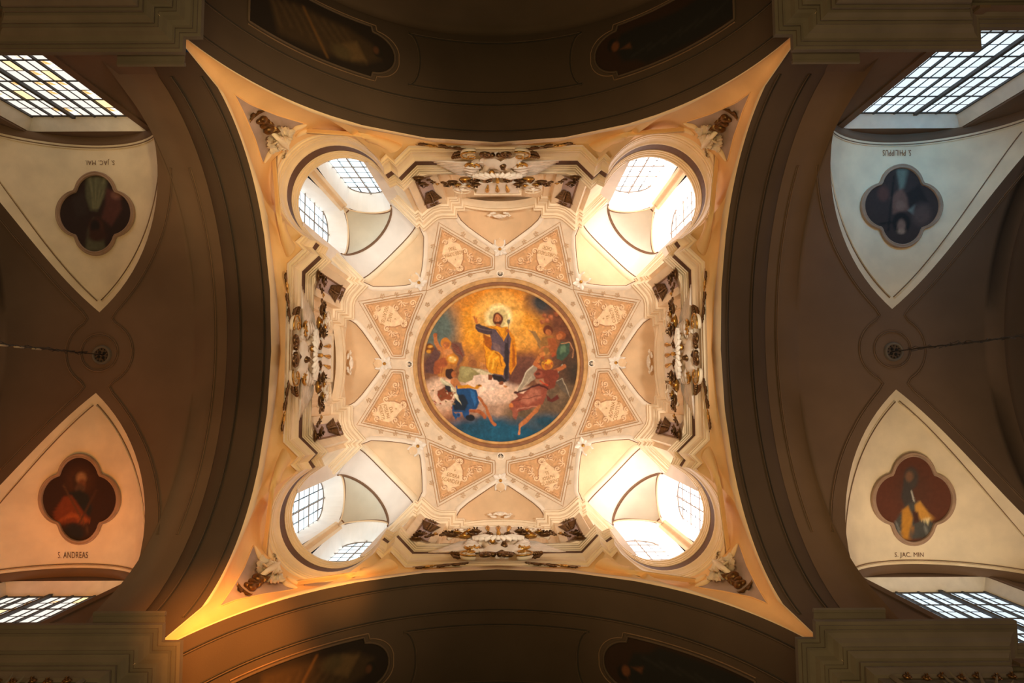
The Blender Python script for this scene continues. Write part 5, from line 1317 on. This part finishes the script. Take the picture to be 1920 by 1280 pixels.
# ---- vault bosses and the cables that hang from them
def boss(s, lab, lab2):
    x, y = (s * XB + (.05 if s < 0 else .02)), .05; z = wz(y, .15); c = np.array((x, y, z)); o = Orn('vault_boss', c, lab, 'boss', 'bosses of the side vaults'); A = np.array([(1., 0, 0), (0, -1., 0), (0, 0, -1.)])
    o.piece('rim', MB().grid(lathe([(.14, .01), (.145, .05), (.17, .06), (.19, .04), (.20, 0)], 32), cu=True), GREY, c, A)
    o.piece('disc', MB().grid(lathe([(.001, .02), (.145, .02)], 32), cu=True), ARCH, c, A)
    for k in range(4): a = pi / 2 * k + .6; o.piece('hole', MB().ball((.065 * cos(a), .065 * sin(a), .02), (.035, .035, .012), 10, 4), HOLE, c, A)
    for k in range(12): a = 2 * pi * k / 12; o.piece('small_hole', MB().ball((.12 * cos(a), .12 * sin(a), .022), (.02, .013, .01), 8, 4, ax=rotA(np.eye(3), a)), HOLE, c, A)
    o.piece('hub', MB().ball((0, 0, .04), .022, 8, 5), GREY, c, A)
    k = Orn('hanging_cable', c, lab2, 'cable', 'cables hanging from the vaults')
    zb_ = 6.0; pts = [(x - s * .05, y, z - .03), (x - s * .05, y, zb_)]
    k.add('cord', MB().tube(densify(np.array(pts), 30), .011, 5), WIRE)
    r = random.Random(5 + s)
    for q in range(3):
        P = []; zz = z - .6
        while zz > zb_:
            P.append((x - s * .05 + r.gauss(0, .03), y + r.gauss(0, .022), zz)); zz -= r.uniform(.05, .14)
        k.add('tinsel_wire', MB().tube(P, .0055, 4), WIRE)
    zz = z - 1.9; 
    while zz > 7: k.add('sheath', MB().tube([(x - s * .05, y + .015, zz), (x - s * .05, y + .015, zz - .22)], .018 if s < 0 else .012, 6), BRASS if s < 0 else WIRE); zz -= r.uniform(.34, .5)
boss(-1, 'round pierced boss at the crown of the brown left vault', 'sheathed cable with loose wire hanging from the left vault boss')
boss(1, 'round pierced boss at the crown of the grey right vault', 'thin dark wired cable hanging from the right vault boss')

# ---- capitals and thin boards at the main cornice
for t, nm in zip(T4, CN):
    nm2 = {'north-west': 'upper left', 'south-west': 'lower left', 'north-east': 'upper right', 'south-east': 'lower right'}[nm]
    r = Orn('pier_capital', (-5.6, -4.36, 8.3), 'x', 'capital', 'capitals under the main cornice')
    A = np.array([(1., 0, 0), (0, 0, 1.), (0, 1., 0)])
    r.add('panel_frame', MB().tube([(-6.5, -4.34, 8.70), (-4.9, -4.34, 8.70), (-4.9, -4.34, 7.2), (-6.5, -4.34, 7.2)], .04, 4, closed=True), GREY, smooth=False)
    for k in range(9): a = (k - 4) * .34; r.piece('ray_leaf', leaf(.62 - .03 * abs(k - 4), .03, 2, .2, .3, 10, 4), GREY, (-5.65, -4.30, 8.0), rotA(A, -a))
    for k in range(7): r.piece('rosette', rose(.06), GOLDD, (-6.3 + .21 * k, -4.31, 8.62 - .04 * (k % 2)), A)
    r.o['label'] = 'x'; w_ = r.o; w_.matrix_world = m4(t) @ Matrix.Translation(Vector(r.loc)); w_['label'] = 'dim gilded leaf capital under the main cornice, %s corner' % nm2
    b = MB(); 
    xa, xb = (-5.25, -4.30); b.tube([(xa, -3.78, 9.47), (xb, -3.78, 9.47)], .035, 6); b.box(((xa + xb) / 2, -3.9, 9.46), ((xb - xa) / 2, .1, .012))
    bo = b.build('cornice_board', GREY, None, False); bo.matrix_world = m4(t); setp(bo, 'thin board lying along the edge of the main cornice, %s corner' % nm2, 'board', 'boards on the main cornice')
